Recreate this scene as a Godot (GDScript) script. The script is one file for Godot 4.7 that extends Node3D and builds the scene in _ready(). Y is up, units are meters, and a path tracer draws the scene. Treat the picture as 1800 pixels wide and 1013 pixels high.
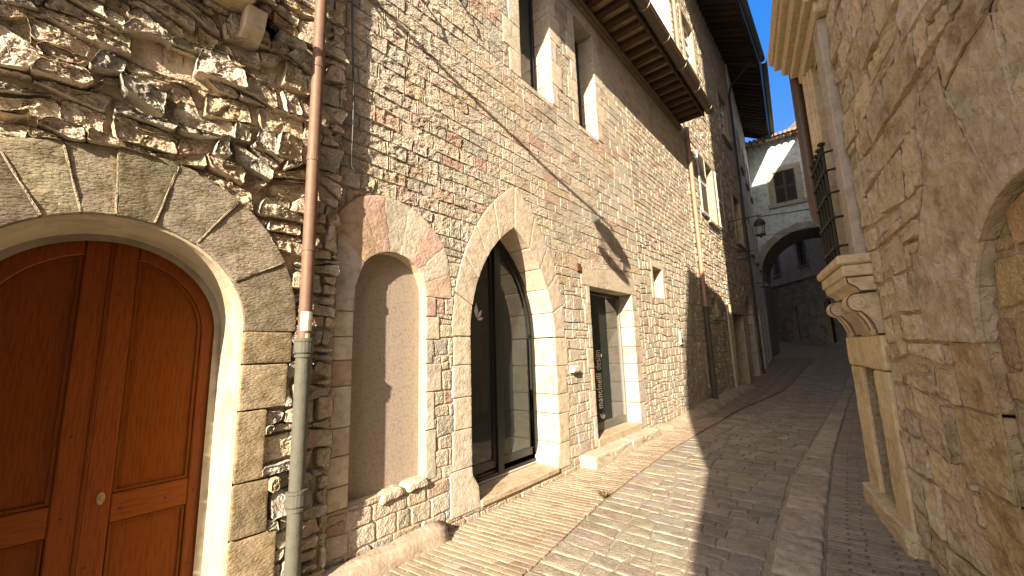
extends Node3D
# A narrow street between medieval stone houses in low sun. y up, metres, ground near the camera at y = 0.
# Facade frames: u runs along a wall, v up, w out of the wall.

const D := -2.9646            # x of the long left facade
const EYE := Vector3(0, 1.6, 0)

# ------------------------------------------------------------------ mesh building
class MB:
	var v := PackedVector3Array()
	var n := PackedVector3Array()
	var c := PackedColorArray()
	var ix := PackedInt32Array()

	func tri(a: Vector3, b: Vector3, d: Vector3, col: Color) -> void:   # counter-clockwise from outside
		var nn := (b - a).cross(d - a).normalized()
		var s := v.size()
		v.append(a); v.append(b); v.append(d)
		for k in 3:
			n.append(nn); c.append(col)
		ix.append(s); ix.append(s + 2); ix.append(s + 1)

	func quad(a: Vector3, b: Vector3, d: Vector3, e: Vector3, col: Color) -> void:
		var nn := (d - a).cross(e - b).normalized()
		var s := v.size()
		v.append(a); v.append(b); v.append(d); v.append(e)
		for k in 4:
			n.append(nn); c.append(col)
		ix.append_array(PackedInt32Array([s, s + 2, s + 1, s, s + 3, s + 2]))

	func box(lo: Vector3, hi: Vector3, col := Color.WHITE, bev := 0.0, t := Transform3D()) -> void:
		var b := minf(bev, 0.45 * minf(hi.x - lo.x, minf(hi.y - lo.y, hi.z - lo.z)))
		if b <= 0.0:
			var p := []
			for k in 8:
				p.append(t * Vector3(hi.x if k & 1 else lo.x, hi.y if k & 2 else lo.y, hi.z if k & 4 else lo.z))
			quad(p[4], p[5], p[7], p[6], col); quad(p[1], p[0], p[2], p[3], col)
			quad(p[5], p[1], p[3], p[7], col); quad(p[0], p[4], p[6], p[2], col)
			quad(p[6], p[7], p[3], p[2], col); quad(p[0], p[1], p[5], p[4], col)
			return
		# chamfered box: six faces, twelve edges, eight corners
		var f := func(sx: int, sy: int, sz: int, ax: int) -> Vector3:
			var q := Vector3(hi.x if sx > 0 else lo.x, hi.y if sy > 0 else lo.y, hi.z if sz > 0 else lo.z)
			if ax != 0: q.x -= sx * b
			if ax != 1: q.y -= sy * b
			if ax != 2: q.z -= sz * b
			return t * q
		for s in [-1, 1]:
			var r := [[f.call(s, -1, -1, 0), f.call(s, 1, -1, 0), f.call(s, 1, 1, 0), f.call(s, -1, 1, 0)],
				[f.call(-1, s, -1, 1), f.call(-1, s, 1, 1), f.call(1, s, 1, 1), f.call(1, s, -1, 1)],
				[f.call(-1, -1, s, 2), f.call(1, -1, s, 2), f.call(1, 1, s, 2), f.call(-1, 1, s, 2)]]
			for q in r:
				if s > 0: quad(q[0], q[1], q[2], q[3], col)
				else: quad(q[3], q[2], q[1], q[0], col)
		for s1 in [-1, 1]:
			for s2 in [-1, 1]:
				_edge(f.call(s1, s2, -1, 0), f.call(s1, s2, 1, 0), f.call(s1, s2, 1, 1), f.call(s1, s2, -1, 1), t.basis * Vector3(s1, s2, 0), col)
				_edge(f.call(s1, -1, s2, 0), f.call(s1, 1, s2, 0), f.call(s1, 1, s2, 2), f.call(s1, -1, s2, 2), t.basis * Vector3(s1, 0, s2), col)
				_edge(f.call(-1, s1, s2, 1), f.call(1, s1, s2, 1), f.call(1, s1, s2, 2), f.call(-1, s1, s2, 2), t.basis * Vector3(0, s1, s2), col)
				for s3 in [-1, 1]:
					var a: Vector3 = f.call(s1, s2, s3, 0)
					var bb: Vector3 = f.call(s1, s2, s3, 1)
					var d: Vector3 = f.call(s1, s2, s3, 2)
					if (bb - a).cross(d - a).dot(t.basis * Vector3(s1, s2, s3)) > 0: tri(a, bb, d, col)
					else: tri(a, d, bb, col)

	func _edge(a: Vector3, b: Vector3, d: Vector3, e: Vector3, out: Vector3, col: Color) -> void:
		if (d - a).cross(e - b).dot(out) > 0: quad(a, b, d, e, col)
		else: quad(e, d, b, a, col)

	func prism(poly: PackedVector2Array, w0: float, w1: float, col := Color.WHITE, bev := 0.0, back := false) -> void:
		# polygon in u, v pushed from w0 to w1 along w
		if Geometry2D.is_polygon_clockwise(poly) :
			poly = poly.duplicate(); poly.reverse()
		var top := poly
		if bev > 0.0:
			var r := Geometry2D.offset_polygon(poly, -bev, Geometry2D.JOIN_MITER)
			if r.size() == 1 and r[0].size() == poly.size():
				top = r[0]
				if Geometry2D.is_polygon_clockwise(top): top.reverse()
				var best := 0
				for k in top.size():
					if top[k].distance_squared_to(poly[0]) < top[best].distance_squared_to(poly[0]): best = k
				var rot := PackedVector2Array()
				for k in top.size(): rot.append(top[(k + best) % top.size()])
				top = rot
			else: bev = 0.0
		var m := poly.size()
		for k in m:
			var a := poly[k]; var b := poly[(k + 1) % m]
			quad(Vector3(a.x, a.y, w0), Vector3(b.x, b.y, w0), Vector3(b.x, b.y, w1 - bev), Vector3(a.x, a.y, w1 - bev), col)
			if bev > 0.0:
				var p := top[k]; var q := top[(k + 1) % m]
				quad(Vector3(a.x, a.y, w1 - bev), Vector3(b.x, b.y, w1 - bev), Vector3(q.x, q.y, w1), Vector3(p.x, p.y, w1), col)
		var t := Geometry2D.triangulate_polygon(top)
		for k in range(0, t.size(), 3):
			var a := top[t[k]]; var b := top[t[k + 1]]; var d := top[t[k + 2]]
			if (b - a).cross(d - a) < 0: 
				var x := b; b = d; d = x
			tri(Vector3(a.x, a.y, w1), Vector3(b.x, b.y, w1), Vector3(d.x, d.y, w1), col)
			if back: tri(Vector3(a.x, a.y, w0), Vector3(d.x, d.y, w0), Vector3(b.x, b.y, w0), col)

	func sheet(poly: PackedVector2Array, w: float, col := Color.WHITE) -> void:
		var t := Geometry2D.triangulate_polygon(poly)
		for k in range(0, t.size(), 3):
			var a := poly[t[k]]; var b := poly[t[k + 1]]; var d := poly[t[k + 2]]
			if (b - a).cross(d - a) < 0:
				var x := b; b = d; d = x
			tri(Vector3(a.x, a.y, w), Vector3(b.x, b.y, w), Vector3(d.x, d.y, w), col)

	func tube(pts: Array, r: float, sides := 10, col := Color.WHITE, caps := true, rr: Array = []) -> void:
		var s := v.size()
		var up := Vector3.UP
		var m := pts.size()
		var dir0: Vector3 = (pts[1] - pts[0]).normalized()
		if absf(dir0.dot(up)) > 0.9: up = Vector3.RIGHT
		var x := dir0.cross(up).normalized()
		for k in m:
			var d: Vector3 = (pts[mini(k + 1, m - 1)] - pts[maxi(k - 1, 0)]).normalized()
			x = (x - d * x.dot(d)).normalized()
			var y := d.cross(x)
			var rad: float = rr[k] if rr.size() else r
			for j in sides:
				var a := TAU * j / sides
				var o := x * cos(a) + y * sin(a)
				v.append(pts[k] + o * rad); n.append(o); c.append(col)
		for k in m - 1:
			for j in sides:
				var a := s + k * sides + j; var b := s + k * sides + (j + 1) % sides
				ix.append_array(PackedInt32Array([a, a + sides, b, b, a + sides, b + sides]))
		if caps:
			for e in [0, m - 1]:
				var d: Vector3 = (pts[1] - pts[0]).normalized() * -1.0 if e == 0 else (pts[m - 1] - pts[m - 2]).normalized()
				var q := v.size()
				v.append(pts[e]); n.append(d); c.append(col)
				for j in sides:
					v.append(v[s + e * sides + j]); n.append(d); c.append(col)
				for j in sides:
					var a := q + 1 + j; var b := q + 1 + (j + 1) % sides
					if e == 0: ix.append_array(PackedInt32Array([q, a, b]))
					else: ix.append_array(PackedInt32Array([q, b, a]))

	func lathe(prof: PackedVector2Array, sides := 16, col := Color.WHITE, t := Transform3D()) -> void:   # (radius, height) upwards
		for k in prof.size() - 1:
			for j in sides:
				var a := TAU * j / sides; var b := TAU * (j + 1) / sides
				var p := prof[k]; var q := prof[k + 1]
				quad(t * Vector3(p.x * cos(a), p.y, -p.x * sin(a)), t * Vector3(p.x * cos(b), p.y, -p.x * sin(b)), t * Vector3(q.x * cos(b), q.y, -q.x * sin(b)), t * Vector3(q.x * cos(a), q.y, -q.x * sin(a)), col)

	func _subdiv(poly: PackedVector2Array, seg: float, cut: float) -> PackedVector2Array:
		if Geometry2D.is_polygon_clockwise(poly):
			poly = poly.duplicate(); poly.reverse()
		var out := PackedVector2Array()
		var m := poly.size()
		for k in m:
			var a := poly[k]; var b := poly[(k + 1) % m]
			var L := a.distance_to(b)
			if L < 0.004: continue
			var e := minf(cut, 0.3 * L) / L
			var cnt := maxi(1, roundi(L / seg))
			for j in cnt + 1:
				out.append(a.lerp(b, lerpf(e, 1.0 - e, float(j) / cnt)))
		return out

	# one stone: outline cut from the wall plane, sides down to base, a rough face
	func stone(poly: PackedVector2Array, base: float, proud: float, rough: float, bev: float, seg: float, nr: int, col: Color, nz: FastNoiseLite, fr: float, off: float, warp := 0.0, tilt := Vector2.ZERO, vary := 0.1) -> void:
		var pts := _subdiv(poly, seg, bev * 1.2)
		var m := pts.size()
		if m < 3: return
		var ce := Vector2.ZERO
		for p in pts: ce += p
		ce /= m
		var s := v.size()
		var deep := base < -0.1
		var rows := 0
		var first := 0 if not deep else -1
		for k in range(first, nr + 2):
			rows += 1
			for p in pts:
				var d := ce - p
				var L := maxf(d.length(), 0.001)
				var t := 0.0
				var w := base
				var amp := 0.0
				if k == 0 and deep: w = minf(0.0, proud - bev * 1.5)
				elif k == 1:
					t = minf(bev * 0.3 / L, 0.5); w = proud - bev * 0.7; amp = 0.5
				elif k >= 2:
					t = lerpf(minf(bev / L, 0.6), 1.0, (k - 2.0) / nr); w = proud; amp = 1.0
				var q := p + d * t
				if k > 0 or warp > 0.0:
					var e := nz.get_noise_3d(q.x * fr, q.y * fr, off)
					if amp > 0.0: w += e * rough * amp + (q.x - ce.x) * tilt.x + (q.y - ce.y) * tilt.y
					if warp > 0.0:
						q += Vector2(nz.get_noise_3d(q.x * fr * 0.7 + 31.0, q.y * fr * 0.7, off), nz.get_noise_3d(q.x * fr * 0.7, q.y * fr * 0.7 + 57.0, off)) * warp
					var g := 1.0 + e * vary
					c.append(Color(col.r * g, col.g * g, col.b * g))
				else:
					c.append(col)
				v.append(Vector3(q.x, q.y, w)); n.append(Vector3.ZERO)
		var e2 := nz.get_noise_3d(ce.x * fr, ce.y * fr, off)
		v.append(Vector3(ce.x, ce.y, proud + e2 * rough)); n.append(Vector3.ZERO); c.append(col)
		var last := v.size() - 1
		for k in rows - 1:
			var o := s + k * m
			for j in m:
				var a := o + j; var b := o + (j + 1) % m
				_t(a, b, b + m); _t(a, b + m, a + m)
		var o2 := s + (rows - 1) * m
		for j in m:
			_t(o2 + j, o2 + (j + 1) % m, last)
		for k in range(s, v.size()): n[k] = n[k].normalized()

	func _t(a: int, b: int, d: int) -> void:
		var va := v[a]
		var nn := (v[b] - va).cross(v[d] - va)
		n[a] += nn; n[b] += nn; n[d] += nn
		ix.append(a); ix.append(d); ix.append(b)

	# a grid of points given row by row, smooth
	func grid(p: Array, cols: int, col: Color) -> void:
		var s := v.size()
		for q in p:
			v.append(q); n.append(Vector3.ZERO); c.append(col)
		for r in p.size() / cols - 1:
			for k in cols - 1:
				var a := s + r * cols + k
				_t(a, a + 1, a + cols + 1); _t(a, a + cols + 1, a + cols)
		for k in range(s, v.size()): n[k] = n[k].normalized()

	func mesh() -> ArrayMesh:
		var arr := []
		arr.resize(Mesh.ARRAY_MAX)
		arr[Mesh.ARRAY_VERTEX] = v; arr[Mesh.ARRAY_NORMAL] = n; arr[Mesh.ARRAY_COLOR] = c; arr[Mesh.ARRAY_INDEX] = ix
		var am := ArrayMesh.new()
		am.add_surface_from_arrays(Mesh.PRIMITIVE_TRIANGLES, arr)
		return am

# ------------------------------------------------------------------ naming and placing
var taken := {}
var rng := RandomNumberGenerator.new()
var nz := FastNoiseLite.new()
var rub_nz := FastNoiseLite.new()
var crag_nz := FastNoiseLite.new()   # pits with sharp rims between them
var M := {}

func numbered(called: String) -> String:
	var k: int = taken.get(called, 0)
	taken[called] = k + 1
	return called if k == 0 else "%s_%03d" % [called, k]

func thing(called: String, label: String, category: String, t := Transform3D(), group := "") -> Node3D:
	var o := Node3D.new()
	o.name = numbered(called); add_child(o); o.transform = t
	o.set_meta("label", label); o.set_meta("category", category)
	if group: o.set_meta("group", group)
	return o

func solo(called: String, mb: MB, m: Material, label: String, category: String, group := "", t := Transform3D()) -> MeshInstance3D:
	var o := MeshInstance3D.new()
	o.mesh = mb.mesh(); o.material_override = m; o.name = numbered(called); add_child(o); o.transform = t
	o.set_meta("label", label); o.set_meta("category", category)
	if group: o.set_meta("group", group)
	return o

func setting(called: String, mb: MB, m: Material, label: String, t := Transform3D()) -> MeshInstance3D:
	var o := MeshInstance3D.new()
	o.mesh = mb.mesh()
	o.material_override = m
	o.name = numbered(called)
	add_child(o)
	o.transform = t
	o.set_meta("kind", "structure"); o.set_meta("label", label)
	return o

func part(parent: Node3D, called: String, mesh: Mesh, m: Material, stuff := false, label := "") -> MeshInstance3D:
	var o := MeshInstance3D.new()
	o.mesh = mesh; o.material_override = m
	var key := str(parent.get_instance_id()) + called
	var k: int = taken.get(key, 0)
	taken[key] = k + 1
	o.name = called if k == 0 else "%s_%03d" % [called, k]
	parent.add_child(o, true)
	if stuff: o.set_meta("kind", "stuff")
	if label: o.set_meta("label", label)
	return o

func P(parent: Node3D, called: String, mb: MB, m: Material, label := "") -> MeshInstance3D:
	return part(parent, called, mb.mesh(), m, false, label)

func frame(o: Vector3, u: Vector3) -> Transform3D:   # a wall frame from its origin and the direction of u
	return Transform3D(Basis(u.normalized(), Vector3.UP, u.normalized().cross(Vector3.UP)), o)

func rect(u0: float, v0: float, u1: float, v1: float) -> PackedVector2Array:
	return PackedVector2Array([Vector2(u0, v0), Vector2(u1, v0), Vector2(u1, v1), Vector2(u0, v1)])

func arc(c: Vector2, r: float, a0: float, a1: float, m: int) -> PackedVector2Array:   # degrees
	var o := PackedVector2Array()
	for k in m + 1:
		var a := deg_to_rad(lerpf(a0, a1, float(k) / m))
		o.append(c + Vector2(cos(a), sin(a)) * r)
	return o

func bounds(p: PackedVector2Array) -> Rect2:
	var r := Rect2(p[0], Vector2.ZERO)
	for q in p: r = r.expand(q)
	return r

func area(p: PackedVector2Array) -> float:
	var a := 0.0
	for k in p.size(): a += p[k].cross(p[(k + 1) % p.size()])
	return absf(a) * 0.5

func cut(p: PackedVector2Array, holes: Array) -> Array:
	var todo := [p]
	for h in holes:
		var hb := bounds(h)
		var next := []
		for q in todo:
			if not hb.intersects(bounds(q)): next.append(q); continue
			for r in Geometry2D.clip_polygons(q, h):
				if area(r) > 0.0008 and not Geometry2D.is_polygon_clockwise(r): next.append(r)
		todo = next
	return todo

# rows of stones over a rectangle of the wall, cut back from the holes
func courses(u0: float, u1: float, v0: float, v1: float, h: Vector2, wd: Vector2, wave: float, gap: float, holes: Array, split := 0.0) -> Array:
	var out := []
	var lo := v0
	var row := 0
	while lo < v1 - 0.02:
		var hi := minf(v1, lo + rng.randf_range(h.x, h.y))
		if v1 - hi < h.x * 0.6: hi = v1
		var at := u0 - rng.randf() * wd.x * 0.6
		while at < u1 - 0.01:
			var to := at + rng.randf_range(wd.x, wd.y) * (1.0 if rng.randf() > 0.2 else 0.6)
			if u1 - to < wd.x * 0.4: to = u1
			var a := maxf(at, u0) + gap; var b := minf(to, u1) - gap
			if b - a > 0.02:
				var lows := [[lo, hi]]
				if split > 0.0 and rng.randf() < split and hi - lo > 0.1:
					var mid := lerpf(lo, hi, rng.randf_range(0.35, 0.65))
					lows = [[lo, mid], [mid, hi]]
				for s in lows:
					var q := PackedVector2Array()
					for e in [[a, s[0] + gap, s[0]], [b, s[0] + gap, s[0]], [b, s[1] - gap, s[1]], [a, s[1] - gap, s[1]]]:
						q.append(Vector2(e[0] + rng.randf_range(-1, 1) * wave * 0.5, e[1] + nz.get_noise_2d(e[0] * 1.6, e[2] * 4.0 + 80.0) * wave * 2.0))
					for r in cut(q, holes): out.append(r)
			at = to
		lo = hi
		row += 1
	return out

func jagged(p: Color, s: float) -> Color:
	var g := 1.0 + rng.randf_range(-s, s)
	return Color(p.r * g, p.g * g * (1.0 + rng.randf_range(-0.02, 0.02)), p.b * g * (1.0 + rng.randf_range(-0.05, 0.05)))

# how large a piece shows from the street: used only to choose which pieces stay separate
func shows(t: Transform3D, p: PackedVector2Array) -> float:
	var r := bounds(p).get_center()
	var w := t * Vector3(r.x, r.y, 0)
	var d := w - EYE
	var f := cam_basis.inverse() * d
	if f.z > -0.2 or absf(f.x / f.z) > 1.35 or absf(f.y / f.z) > 0.78: return 0.0
	return area(p) * absf(d.normalized().dot(t.basis.z)) / d.length_squared()

var cam_basis: Basis

# commit polygons as stones: the ones that show largest singly, the rest as one part
func lay(parent: Node3D, called: String, polys: Array, m: Material, how: Callable, most := 300, rest_name := "") -> void:
	var order := []
	for k in polys.size(): order.append([shows(parent.global_transform, polys[k]), k])
	order.sort_custom(func(a, b): return a[0] > b[0])
	var rest := MB.new()
	for i in order.size():
		var p: PackedVector2Array = polys[order[i][1]]
		if i < most and order[i][0] > 0.0:
			var mb := MB.new()
			how.call(mb, p, order[i][0])
			if mb.ix.size(): part(parent, called, mb.mesh(), m)
		else:
			how.call(rest, p, order[i][0])
	if rest.ix.size():
		part(parent, rest_name if rest_name else called + "_courses", rest.mesh(), m, true)

# ------------------------------------------------------------------ materials
func noise_tex(freq: float, type: int, oct: int, size: int, ramp: Gradient, sd: int, warp := 0.0, gain := 0.5) -> NoiseTexture2D:
	var f := FastNoiseLite.new()
	f.noise_type = type; f.frequency = freq; f.seed = sd
	f.fractal_octaves = oct; f.fractal_gain = gain
	if oct < 2: f.fractal_type = FastNoiseLite.FRACTAL_NONE
	if type == FastNoiseLite.TYPE_CELLULAR:
		f.cellular_return_type = FastNoiseLite.RETURN_DISTANCE
	if warp > 0.0:
		f.domain_warp_enabled = true; f.domain_warp_amplitude = warp; f.domain_warp_frequency = freq * 1.5
	var t := NoiseTexture2D.new()
	t.width = size; t.height = size; t.seamless = true; t.seamless_blend_skirt = 0.2; t.noise = f
	if ramp: t.color_ramp = ramp
	return t

func ramp(stops: Array) -> Gradient:
	var g := Gradient.new()
	var o := PackedFloat32Array(); var c := PackedColorArray()
	for s in stops: o.append(s[0]); c.append(s[1])
	g.offsets = o; g.colors = c
	return g

func grey(x: float) -> Color: return Color(x, x, x).linear_to_srgb()
func lin(r: float, g: float, b: float) -> Color: return Color(r, g, b).linear_to_srgb()

func surf(called: String, rough: float, tint: Texture2D, ts: float, bump: Texture2D = null, depth := 0.0, col := Color.WHITE, scale := Vector3.ZERO) -> StandardMaterial3D:
	var m := StandardMaterial3D.new()
	m.resource_name = called
	m.albedo_color = col; m.roughness = rough
	m.vertex_color_use_as_albedo = true
	m.metallic_specular = 0.25
	m.uv1_triplanar = true
	m.uv1_scale = scale if scale != Vector3.ZERO else Vector3.ONE * ts
	m.albedo_texture = tint
	if bump:
		m.heightmap_enabled = true; m.heightmap_texture = bump; m.heightmap_scale = depth
	return m

func plain(called: String, col: Color, rough: float, metal := 0.0) -> StandardMaterial3D:
	var m := StandardMaterial3D.new()
	m.resource_name = called; m.albedo_color = col; m.roughness = rough; m.metallic = metal
	m.vertex_color_use_as_albedo = true
	return m

func materials() -> void:
	var S := FastNoiseLite.TYPE_SIMPLEX_SMOOTH
	var mottle := noise_tex(0.012, S, 5, 512, ramp([[0.0, lin(0.66, 0.62, 0.55)], [0.38, lin(0.92, 0.9, 0.87)], [0.55, lin(1, 1, 1)], [1.0, lin(1, 0.98, 0.93)]]), 3, 30.0, 0.6)
	var blotch := noise_tex(0.006, S, 5, 512, ramp([[0.0, lin(0.45, 0.40, 0.33)], [0.35, lin(0.8, 0.77, 0.7)], [0.6, lin(1, 1, 1)], [1.0, lin(1, 0.92, 0.78)]]), 8, 40.0, 0.65)
	var pits := noise_tex(0.03, S, 4, 512, ramp([[0.0, grey(0)], [0.3, grey(0.12)], [0.55, grey(0.62)], [1.0, grey(1)]]), 5, 14.0, 0.6)
	var grit := noise_tex(0.05, S, 4, 512, ramp([[0.0, grey(0)], [1.0, grey(1)]]), 15, 0.0, 0.6)
	var crag := noise_tex(0.012, S, 5, 512, ramp([[0.0, grey(0)], [0.42, grey(0.2)], [0.55, grey(0.75)], [1.0, grey(1)]]), 25, 40.0, 0.6)
	var chips := noise_tex(0.02, S, 4, 512, ramp([[0.0, grey(0)], [0.22, grey(0.1)], [0.34, grey(0.8)], [1.0, grey(1)]]), 45, 20.0, 0.55)
	M.stone = surf("stone", 0.92, mottle, 2.4, pits, 1.3)
	M.rubble = surf("rubble", 0.97, mottle, 2.4, pits, 0.9)
	M.dressed = surf("dressed", 0.9, mottle, 1.6, pits, 0.3)
	M.worn = surf("worn", 0.92, mottle, 2.2, pits, 1.5)
	M.arch = surf("arch stone", 0.92, blotch, 1.0, pits, 0.55, Color.WHITE, Vector3(1.7, 4.2, 1.7))
	M.stain = surf("stained stone", 0.92, blotch, 0.55, pits, 1.3, Color.WHITE, Vector3.ONE * 1.0)
	M.mortar = surf("mortar", 0.95, mottle, 2.0, grit, 0.6)
	M.plaster = surf("plaster", 0.95, mottle, 0.5, grit, 0.35)
	M.render = surf("lime render", 0.95, mottle, 4.0, grit, 0.5)
	M.pave = surf("paving", 0.75, mottle, 2.4, pits, 0.6)
	M.brick = surf("brick", 0.85, mottle, 3.0, grit, 0.35)
	M.concrete = surf("concrete", 0.9, blotch, 1.2, grit, 0.4)
	var grain := noise_tex(0.014, S, 4, 512, ramp([[0.0, lin(0.62, 0.55, 0.48)], [0.45, lin(0.9, 0.88, 0.85)], [0.6, lin(1, 1, 1)], [1.0, lin(0.86, 0.8, 0.74)]]), 33, 20.0, 0.6)
	M.wood = surf("door wood", 0.38, grain, 1.0, grain, 0.12, Color.WHITE, Vector3(9.0, 0.7, 9.0))
	M.wood_across = surf("door wood across", 0.38, grain, 1.0, grain, 0.12, Color.WHITE, Vector3(0.7, 9.0, 9.0))
	M.old_wood = surf("old wood", 0.8, grain, 1.0, grain, 0.3, Color.WHITE, Vector3(6.0, 6.0, 0.8))
	M.copper = surf("copper", 0.58, mottle, 1.5, null, 0.0)
	M.copper.metallic = 0.2
	M.iron = surf("iron", 0.5, mottle, 2.0, grit, 0.15)
	M.paint = plain("paint", Color.WHITE, 0.5)
	M.dark_frame = plain("dark frame", lin(0.018, 0.019, 0.018), 0.35, 0.2)
	M.white_print = plain("white print", lin(0.8, 0.78, 0.72), 0.6)
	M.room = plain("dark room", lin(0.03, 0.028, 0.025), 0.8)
	# broad patches of wear and weathering over the fine mottle
	var patch := noise_tex(0.008, S, 5, 512, ramp([[0.0, lin(0.68, 0.65, 0.60)], [0.34, lin(0.90, 0.885, 0.86)], [0.48, lin(1, 1, 1)], [1.0, lin(1, 0.985, 0.95)]]), 61, 45.0, 0.6)
	for q in [["stone", 0.33], ["dressed", 0.5], ["pave", 0.45], ["brick", 0.6], ["mortar", 0.4], ["plaster", 0.45], ["stain", 0.6], ["rubble", 0.9], ["arch", 0.9], ["concrete", 0.4]]:
		var m: StandardMaterial3D = M[q[0]]
		m.detail_enabled = true; m.detail_albedo = patch; m.detail_blend_mode = BaseMaterial3D.BLEND_MODE_MUL
		m.detail_uv_layer = BaseMaterial3D.DETAIL_UV_2
		m.uv2_triplanar = true; m.uv2_scale = Vector3.ONE * q[1]
	var g := StandardMaterial3D.new()
	g.resource_name = "glass"; g.transparency = BaseMaterial3D.TRANSPARENCY_ALPHA
	g.albedo_color = Color(0.55, 0.6, 0.58, 0.12); g.roughness = 0.02; g.metallic_specular = 0.7
	M.glass = g

const CREAM := Color(0.54, 0.48, 0.39)
const PINK := Color(0.48, 0.345, 0.275)
const GREYISH := Color(0.46, 0.43, 0.365)
const OCHRE := Color(0.49, 0.38, 0.24)
const MORTAR := Color(0.53, 0.46, 0.365)

func stone_tone() -> Color:
	var r := rng.randf()
	return jagged(CREAM if r < 0.68 else GREYISH if r < 0.84 else PINK.lerp(CREAM, rng.randf() * 0.6) if r < 0.93 else OCHRE.lerp(CREAM, 0.5), 0.08)

func gy(s: float) -> float:   # height of the street s metres ahead of the camera
	var t := [[-200.0, 0.0], [0.0, 0.0], [11.3, 0.05], [15.2, 0.1], [16.8, 0.18], [18.6, 0.3], [20.2, 0.4], [22.5, 0.53], [27.5, 0.74], [31.0, 0.95], [36.0, 1.5], [42.0, 2.2], [60.0, 3.4], [300.0, 6.0]]
	for k in t.size() - 1:
		if s <= t[k + 1][0]: return lerpf(t[k][1], t[k + 1][1], clampf((s - t[k][0]) / (t[k + 1][0] - t[k][0]), 0, 1))
	return 6.0

func table(t: Array, s: float) -> float:
	for k in t.size() - 1:
		if s <= t[k + 1][0]: return lerpf(t[k][1], t[k + 1][1], clampf((s - t[k][0]) / (t[k + 1][0] - t[k][0]), 0, 1))
	return t[-1][1]

# a backing sheet of a wall with openings, cut into columns at the given places so that no holes are left inside
func backing(mb: MB, u0: float, u1: float, v0: float, v1: float, cuts: Array, holes: Array, w: float, col: Color) -> void:
	var xs := [u0] + cuts + [u1]
	for k in xs.size() - 1:
		for p in cut(rect(xs[k], v0, xs[k + 1], v1), holes): mb.sheet(p, w, col)

func boxroom(mb: MB, lo: Vector3, hi: Vector3, col: Color) -> void:   # five sides, open towards +z
	mb.quad(Vector3(lo.x, lo.y, lo.z), Vector3(hi.x, lo.y, lo.z), Vector3(hi.x, hi.y, lo.z), Vector3(lo.x, hi.y, lo.z), col)
	mb.quad(Vector3(lo.x, lo.y, hi.z), Vector3(lo.x, lo.y, lo.z), Vector3(lo.x, hi.y, lo.z), Vector3(lo.x, hi.y, hi.z), col)
	mb.quad(Vector3(hi.x, lo.y, lo.z), Vector3(hi.x, lo.y, hi.z), Vector3(hi.x, hi.y, hi.z), Vector3(hi.x, hi.y, lo.z), col)
	mb.quad(Vector3(lo.x, lo.y, hi.z), Vector3(hi.x, lo.y, hi.z), Vector3(hi.x, lo.y, lo.z), Vector3(lo.x, lo.y, lo.z), col)
	mb.quad(Vector3(lo.x, hi.y, lo.z), Vector3(hi.x, hi.y, lo.z), Vector3(hi.x, hi.y, hi.z), Vector3(lo.x, hi.y, hi.z), col)

func reveal(mb: MB, p: PackedVector2Array, w0: float, w1: float, col: Color) -> void:   # the sides of an opening, outline counter-clockwise
	for k in p.size():
		var a := p[k]; var b := p[(k + 1) % p.size()]
		mb.quad(Vector3(b.x, b.y, w0), Vector3(a.x, a.y, w0), Vector3(a.x, a.y, w1), Vector3(b.x, b.y, w1), col)

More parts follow.
